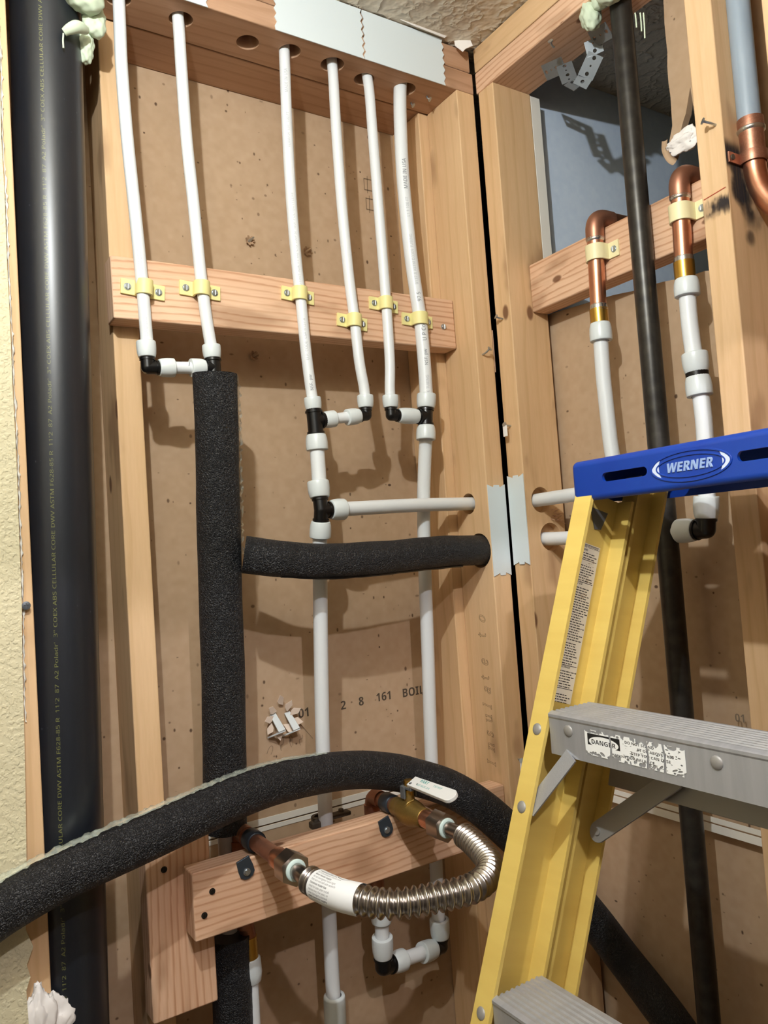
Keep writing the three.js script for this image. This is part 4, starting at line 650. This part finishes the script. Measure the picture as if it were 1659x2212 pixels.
{
  const s = pz(55, 1308, 0.1784); single('wood_screw', 'grey cross head screw in the stud edge beside the painted drywall', 'screw', (() => { const g = lathe(s, s.clone().add(V(0, 0, 1)), [[0, -0.003], [0.0018, -0.003], [0.0018, 0.0035], [0.0048, 0.0060], [0.0050, 0.0066], [0, 0.0070]], 20); return cut(flat(g), [new THREE.BoxGeometry(0.0056, 0.0012, 0.003).translate(s.x, s.y, s.z + 0.0072), new THREE.BoxGeometry(0.0012, 0.0056, 0.003).translate(s.x, s.y, s.z + 0.0072)]); })(), std({ color: 0x6c7075, roughness: 0.45, metalness: 0.7 }));
  // plastic drywall anchors poking through the paper
  const a = pz(603, 1556, 0.0), t = thing('wall_anchor', 'two white plastic anchor legs bursting through torn brown paper', 'wall anchor', a.clone().setZ(0.0005));
  const leg = (dx, dy) => { const o = V(a.x + dx, a.y + dy, 0.002), e1 = V(0.14, -0.72, 0.66).normalize(), e2 = V(0.9, 0.2, 0.05).normalize(), tip = o.clone().addScaledVector(e1, 0.034); return join(slab([[0, -0.0045], [0.034, -0.0055], [0.034, 0.0055], [0, 0.0045]], o, e1, e2, 0.0022, [], 0.0004), slab([[0, -0.0055], [0.024, -0.0050], [0.026, 0.0050], [0, 0.0055]], tip, V(-0.5, -0.35, -0.8).normalize(), e2, 0.0022, [], 0.0004)); };
  part('anchor_leg', leg(-0.012, 0.012), M.nut, t); part('anchor_leg', leg(0.014, 0.010), M.nut, t);
  part('torn_paper', (() => { const gs = []; for (let k = 0; k < 9; k++) { const q = k * 0.7, r = 0.010 + 0.008 * hash(k, 1, 61); const c = V(a.x + 0.002 + Math.cos(q) * r * 1.3, a.y + 0.006 + Math.sin(q) * r * 1.1, 0.003 + 0.005 * hash(k, 2, 61)); gs.push(slab([[0, 0], [0.014, 0.003], [0.018, 0.011], [0.006, 0.013], [0.002, 0.009]], c, V(Math.cos(q), Math.sin(q), 0.4).normalize(), V(-Math.sin(q), Math.cos(q), 0.2).normalize(), 0.0008)); } return join(gs); })(), std({ color: 0xe2cfbd, roughness: 0.95 }), t, 'torn flaps of brown paper');
  for (const [u, v, l] of [[537, 522, 'small metal anchor tip in torn paper high up between the slim pipes'], [546, 770, 'small torn paper burst just under the upper block'], [661, 545, 'small torn paper burst behind the third slim pipe']]) {
    const c = pz(u, v, 0), k = thing('wall_anchor', l, 'wall anchor', c), gs = [];
    for (let i = 0; i < 7; i++) { const q = i * 0.9, d = V(Math.cos(q), Math.sin(q), 0); gs.push(slab([[0, -0.003], [0.009, -0.001], [0.010, 0.002], [0.001, 0.004]], c.clone().addScaledVector(d, 0.001).setZ(0.0004), d.clone().add(V(0, 0, 0.8)).normalize(), V(-Math.sin(q), Math.cos(q), 0.1).normalize(), 0.0007)); }
    part('torn_paper', join(gs), std({ color: 0xa98a6c, roughness: 0.95 }), k); part('anchor_tip', cyl(c.clone().setZ(0.0005), c.clone().add(V(0.004, 0.003, 0.014)), 0.0028, 0.0012, 8), u === 537 ? M.zinc : M.paper, k);
  }
  // torn ceiling paper in the corner
  const q = pz(1016, 95, 0.19); single('paper_flap', 'white torn paper flap hanging from the ceiling corner', 'paper scrap', join(slab([[0, 0], [0.03, 0.006], [0.028, -0.012], [0.012, -0.020], [0.004, -0.028], [-0.004, -0.012]], V(-0.045, CEIL - 0.002, 0.185), V(0.9, 0, 0.42).normalize(), V(-0.1, 0.9, -0.4).normalize(), 0.0012), slab([[0, 0], [0.10, 0.004], [0.09, -0.006], [0.03, -0.004]], V(-0.16, CEIL - 0.001, 0.187), X, V(0, 0.9, -0.4).normalize(), 0.0012)), M.gypsum);
}

// ================================================================ STEP LADDER
{
  const font = await new FontLoader().loadAsync('fonts/droid/droid_sans_bold.typeface.json');
  const TH = 18 * Math.PI / 180, CZ = 0.6935, S1 = 1.366 / Math.cos(TH);
  const lad = thing('step_ladder', 'folded yellow stepladder with a blue cap and aluminium steps leaning against the right wall', 'ladder', V(-0.282 - 1.366 * Math.tan(TH), 0, CZ));
  // local axes: x across the ladder (world +z), y up the rails, z out of its front (towards -x)
  const Up = V(Math.sin(TH), Math.cos(TH), 0), Nf = V(-Math.cos(TH), Math.sin(TH), 0), base = lad.position.clone();
  const toWorld = new THREE.Matrix4().makeBasis(Z, Up, Nf).setPosition(base);
  const lp = (name, g, m, parent = lad, label) => part(name, g.applyMatrix4(toWorld), m, parent, label);
  const half = (s) => 0.163 + (1.682 - s) * 0.066;      // half width to the outer face of the rails
  function channel(d, fl, t, s0, s1, side, zf) {        // channel rail: web outside, flanges to the middle
    const a = side, sh = [[0, 0], [fl, 0], [fl, -t], [t, -t], [t, -d + t], [fl, -d + t], [fl, -d], [0, -d]], P = [], gs = new THREE.Shape(sh.map(([x, y]) => new THREE.Vector2(x, y)));
    const g = new THREE.ExtrudeGeometry(gs, { depth: s1 - s0, steps: 12, bevelEnabled: true, bevelSize: 0.0005, bevelThickness: 0.0005, bevelSegments: 1 });
    const p = g.attributes.position;
    for (let i = 0; i < p.count; i++) { const x = p.getX(i), y = p.getY(i), s = s0 + p.getZ(i); p.setXYZ(i, -side * (half(s) - x), s, zf + y); }
    if (side > 0) { /* x already grows to the middle */ } else { const ix = g.index; const n = p.count; for (let i = 0; i < n; i += 3) { for (const at of [g.attributes.position, g.attributes.uv]) { const k = at.itemSize; for (let c = 0; c < k; c++) { const q = at.array[(i + 1) * k + c]; at.array[(i + 1) * k + c] = at.array[(i + 2) * k + c]; at.array[(i + 2) * k + c] = q; } } } }
    g.computeVertexNormals(); return g;
  }
  for (const side of [1, -1]) {
    const r = lp('front_rail', channel(0.072, 0.0255, 0.0038, 0.0, 1.705, side, 0), M.yellow, lad, 'yellow fibreglass front rail');
    lp('rear_rail', channel(0.052, 0.0225, 0.0035, 0.05, 1.742, side, -0.080), M.yellow, lad, 'yellow fibreglass rear rail');
    const rivet = (s, z, nrm) => { const c = V(-side * (half(s) - 0.0125), s, z); return aim(new THREE.SphereGeometry(0.0068, 14, 8, 0, Math.PI * 2, 0, Math.PI / 2).scale(1, 0.38, 1), c, c.clone().add(V(0, 0, 1))); };
    for (const s of [S1 - 0.021, S1 - 0.108, S1 - 0.305 - 0.021, S1 - 0.305 - 0.108, S1 - 0.61 - 0.021]) lp('rivet', rivet(s, 0.0004), M.aluDull, r, 'dull metal rivet');
    if (side > 0) {
      const lt = canvasTex(256, 1024, (g, w, h) => { g.fillStyle = '#e4dfd0'; g.fillRect(0, 0, w, h); g.fillStyle = '#262420'; let y = 26; const head = (t) => { g.fillRect(8, y - 20, w - 16, 4); g.font = 'bold 19px sans-serif'; g.fillText(t, 10, y); y += 26; }; const para = (n, s) => { g.font = '13px sans-serif'; for (let k = 0; k < n; k++) { let x = 10; const end = w - 14 - 60 * hash(k, s, 5); while (x < end) { const l = 8 + 26 * hash(k * 31 + Math.floor(x), s, 7); g.fillRect(x, y - 8, l, 6); x += l + 6; } y += 16; } y += 8; }; head('LADDERS AND PLATFORM LADDER'); y -= 4; g.fillText('INSTRUCTIONS', 10, y); y += 20; para(3, 1); head(''); para(7, 2); head('SET-UP AND USE'); para(22, 3); para(9, 4); head('CARE AND STORAGE'); para(7, 5); head(''); para(4, 6); g.fillStyle = 'rgba(120,90,60,0.8)'; for (let k = 0; k < 30; k++) { g.fillRect(150 + 70 * rnd(), 100 + 330 * Math.floor(rnd() * 3) * 0.33 + rnd() * 40, 3 + 18 * rnd(), 2 + 4 * rnd()); } });
      const s0 = S1 + 0.014, s1 = S1 + 0.206, w = 0.046, pg = new THREE.PlaneGeometry(w, s1 - s0); pg.rotateY(Math.PI / 2); pg.translate(-(half((s0 + s1) / 2) - 0.0044), (s0 + s1) / 2, -0.006 - w / 2); pg.rotateZ(0); 
      const pp = pg.attributes.position; for (let i = 0; i < pp.count; i++) pp.setX(i, -(half(pp.getY(i)) - 0.0046));
      lp('instruction_label', pg, std({ map: lt, roughness: 0.6, side: THREE.DoubleSide }), r, 'cream instruction label with small print');
    }
  }
  // steps: ribbed treads with a front apron
  function step(s, name) {
    const hw = half(s) - 0.026, D = 0.070, A = 0.0455, t = 0.0026, pr = []; // profile in (z, y), front at z = 0
    pr.push([0.0015, -A], [0.0015, -0.006], [0.0025, -0.004], [0.0025, -0.001], [0.0008, 0]);
    for (let k = 0; k < 9; k++) { const z = -0.003 - k * (D - 0.008) / 8.5; pr.push([z, 0.0016], [z - 0.0022, 0.0016], [z - 0.0028, 0], [z - 0.0058, 0]); }
    pr.push([-D, 0], [-D, -0.030], [-D + t, -0.030], [-D + t, -t], [0.0015 - t, -t], [0.0015 - t, -A]);
    const shp = new THREE.Shape(pr.map(([z, y]) => new THREE.Vector2(z, y))), g = new THREE.ExtrudeGeometry(shp, { depth: hw * 2, bevelEnabled: false });
    // extrude runs along +z of the shape; turn (shape x -> ladder z, shape z -> ladder -x)
    g.applyMatrix4(new THREE.Matrix4().makeBasis(Z, Y, NX).setPosition(V(hw, 0, 0)));
    g.rotateX(TH); g.translate(0, s, 0.0); return g;      // the treads are level when the rails lean
  }
  const steps = [];
  for (let k = 0; k < 5; k++) steps.push(lp('step', step(S1 - 0.305 * k), M.alu, lad, 'ribbed aluminium step'));
  const dv = canvasTex(1024, 320, (g, w, h) => {
    g.clearRect(0, 0, w, h); g.fillStyle = '#eef0ee'; g.fillRect(10, 20, w - 20, h - 50);
    g.fillStyle = '#161616'; g.fillRect(40, 60, 350, 120); g.fillStyle = '#eef0ee'; g.beginPath(); g.ellipse(215, 140, 160, 62, 0, 0, 7); g.fill(); g.fillStyle = '#222'; g.font = 'bold 66px sans-serif'; g.fillText('DANGER', 78, 164);
    g.font = 'bold 40px sans-serif'; g.fillStyle = '#3a3836'; g.fillText('DO NOT STAND', 440, 90); g.fillText('AT OR ABOVE THIS', 560, 140); g.fillText('STEP YOU CAN LOSE', 500, 190); g.fillText('YOUR BALANCE', 430, 240); g.font = 'bold 30px sans-serif'; g.fillText('WARNING', 300, 240);
    g.globalCompositeOperation = 'destination-out'; g.fillStyle = '#000'; for (let k = 0; k < 120; k++) { const q = hash(k, 1, 91), e = hash(k, 2, 91); const y = e < 0.5 ? 20 + 26 * hash(k, 3, 91) : h - 30 - 46 * hash(k, 4, 91); g.beginPath(); g.ellipse(q * w, y, 8 + 22 * hash(k, 5, 91), 6 + 12 * hash(k, 6, 91), q * 3, 0, 7); g.fill(); } for (const x of [268, 640, 800]) { g.beginPath(); g.moveTo(x, 0); g.lineTo(x + 20, 140); g.lineTo(x + 4, h); g.lineTo(x + 30, h); g.lineTo(x + 36, 150); g.lineTo(x + 22, 0); g.fill(); }
    for (let k = 0; k < 60; k++) { g.beginPath(); g.ellipse(420 + 560 * hash(k, 7, 91), 60 + 210 * hash(k, 8, 91), 3 + 12 * hash(k, 9, 91), 2 + 6 * hash(k, 10, 91), 0, 0, 7); g.fill(); }
  });
  const stick = new THREE.PlaneGeometry(0.128, 0.032); stick.translate(-half(S1) + 0.026 + 0.052 + 0.064, -0.0235, 0.0021); stick.rotateX(TH); stick.translate(0, S1, 0); lp('warning_sticker', stick, std({ map: dv, transparent: true, roughness: 0.6, side: THREE.DoubleSide }), steps[0], 'worn white danger sticker');
  for (const x of [-half(S1) + 0.026 + 0.029, half(S1) - 0.026 - 0.095]) { const rv = aim(new THREE.SphereGeometry(0.0066, 14, 8, 0, Math.PI * 2, 0, Math.PI / 2).scale(1, 0.4, 1), V(x, -0.016, 0.0015), V(x, -0.016, 1)); rv.rotateX(TH); rv.translate(0, S1, 0); lp('rivet', rv, M.aluDull, steps[0], 'dull metal rivet'); }
  // braces under the top step and the spreader to the rear frame
  for (const sd of [-1, 1]) {
    const a = V(sd * (half(S1) - 0.055), S1 - 0.045, -0.010), b = V(sd * (half(S1 - 0.11) - 0.022), S1 - 0.105, -0.006), br = new THREE.BoxGeometry(0.018, a.distanceTo(b) + 0.01, 0.002); br.translate(0, a.distanceTo(b) / 2, 0); lp('step_brace', aim(br, b, a), M.alu, lad, 'flat aluminium brace');
  }
  lp('rear_bar', new RoundedBoxGeometry(2 * half(S1 - 0.06) - 0.05, 0.046, 0.004, 1, 0.001).translate(0, S1 - 0.046, -0.118), M.aluDull, lad, 'plain grey aluminium rear bar');
  lp('rear_bar', new RoundedBoxGeometry(2 * half(S1 - 0.6) - 0.05, 0.046, 0.004, 1, 0.001).translate(0, S1 - 0.60, -0.118), M.aluDull, lad, 'plain grey aluminium rear bar');
  for (const sd of [-1, 1]) {
    const a = V(sd * (half(S1) - 0.118), S1 - 0.044, -0.108), b = V(sd * (half(S1 - 0.12) - 0.034), S1 - 0.122, -0.106), L = a.distanceTo(b), s = new THREE.Shape(); s.absarc(0, 0, 0.0115, Math.PI, 2 * Math.PI, false); s.lineTo(0.0115, L); s.absarc(0, L, 0.0115, 0, Math.PI, false); s.closePath();
    const ex = new THREE.ExtrudeGeometry(s, { depth: 0.0025, bevelEnabled: true, bevelSize: 0.0004, bevelThickness: 0.0004, bevelSegments: 1 }), d = dirTo(b, a), e1 = d.clone().cross(Z).normalize(); ex.applyMatrix4(new THREE.Matrix4().makeBasis(e1, d, e1.clone().cross(d)).setPosition(b));
    const sp = lp('spreader', ex, M.aluDull, lad, 'grey link with rounded ends'); for (const c of [a, b]) lp('rivet', aim(new THREE.CylinderGeometry(0.0040, 0.0046, 0.002, 14), c.clone().add(V(0, 0, 0.0035)), c.clone().add(V(0, 0, 1))), M.aluDull, sp);
  }
  // cap, level, hollow below, slots cut through the front
  {
    const Wc = 0.334, Hc = 0.050, Dc = 0.152, t = 0.0042, y0 = 1.6025, xf = -0.2035;  // world height of its lower edge and its front
    const body = new RoundedBoxGeometry(Wc, Hc, Dc, 3, 0.008); const inner = new THREE.BoxGeometry(Wc - 2 * t, Hc, Dc - 2 * t).translate(0, -t - 0.0, 0);
    const slot = (x, w) => { const s = new THREE.Shape(), r = 0.0052; s.absarc(-w / 2 + r, 0, r, Math.PI / 2, Math.PI * 1.5, false); s.absarc(w / 2 - r, 0, r, -Math.PI / 2, Math.PI / 2, false); s.closePath(); const g = new THREE.ExtrudeGeometry(s, { depth: 0.03, bevelEnabled: false }); g.translate(x, 0.001, Dc / 2 - 0.02); return flat(g); };
    const tp = [0.03, -0.03].map((x) => new THREE.CylinderGeometry(0.014, 0.014, 0.03, 24).translate(x * 3.4, Hc / 2, -0.02));
    let g = cut(flat(body), [inner, slot(-0.086, 0.064), slot(0.086, 0.064), ...tp]);
    const Mc = new THREE.Matrix4().makeBasis(Z, Y, NX).setPosition(V(xf + Dc / 2, y0 + Hc / 2, CZ));
    const cp = part('cap', boxUV(g.applyMatrix4(Mc)), M.blue, lad, 'scuffed blue plastic top cap with slots');
    const el = (a, b) => { const p = new THREE.Shape(); p.absellipse(0, 0, a, b, 0, Math.PI * 2, false); return p; };
    const rg = (a, b, w, h) => { const s = el(a, b), hole = new THREE.Path(); hole.absellipse(0, 0, a - w, b - w, 0, Math.PI * 2, true); s.holes.push(hole); return new THREE.ExtrudeGeometry(s, { depth: h, bevelEnabled: true, bevelSize: 0.0003, bevelThickness: 0.0003, bevelSegments: 1, curveSegments: 40 }); };
    const zf = Dc / 2; part('emblem', join(rg(0.0485, 0.0165, 0.0016, 0.0008).translate(0, 0, zf), rg(0.0415, 0.0118, 0.0012, 0.0008).translate(0, 0, zf)).applyMatrix4(Mc), M.blue, cp, 'raised oval emblem');
    const tg = new TextGeometry('WERNER', { font, size: 0.0098, depth: 0.0012, curveSegments: 4, bevelEnabled: true, bevelSize: 0.00025, bevelThickness: 0.0003, bevelSegments: 1 }); tg.computeBoundingBox(); const tb = tg.boundingBox; tg.translate(-(tb.min.x + tb.max.x) / 2, -(tb.min.y + tb.max.y) / 2, zf - 0.0004); tg.applyMatrix4(new THREE.Matrix4().makeShear(0, 0, 0.22, 0, 0, 0)); 
    part('lettering', flat(tg).applyMatrix4(Mc), std({ color: 0x8ea6cf, roughness: 0.4 }), cp, 'raised worn lettering');
    for (const sd of [-1, 1]) { const s = new THREE.Shape(); s.moveTo(sd * 0.0475, 0); s.quadraticCurveTo(sd * 0.042, 0.0075, sd * 0.036, 0.0092); s.quadraticCurveTo(sd * 0.0405, 0, sd * 0.036, -0.0092); s.quadraticCurveTo(sd * 0.042, -0.0075, sd * 0.0475, 0); const cg = new THREE.ExtrudeGeometry(s, { depth: 0.0007, bevelEnabled: false }); part('emblem_tip', cg.translate(0, 0, zf).applyMatrix4(Mc), std({ color: 0xc8d4e8, roughness: 0.5 }), cp, 'worn white emblem tip'); }
    // steel brackets under the cap
    for (const sd of [-1, 1]) { const x = sd * (half(1.66) - 0.0045), bg = slab([[-0.018, 0.01], [0.018, 0.01], [0.008, -0.018], [-0.002, -0.020]], V(x, 1.682, -0.038), NZ, Y, 0.0016); lp('cap_bracket', bg, M.galv, lad, 'small steel bracket'); }
  }
}

scene.traverse((o) => { if (o.isMesh) { o.castShadow = true; o.receiveShadow = true; } });
renderer.render(scene, camera);
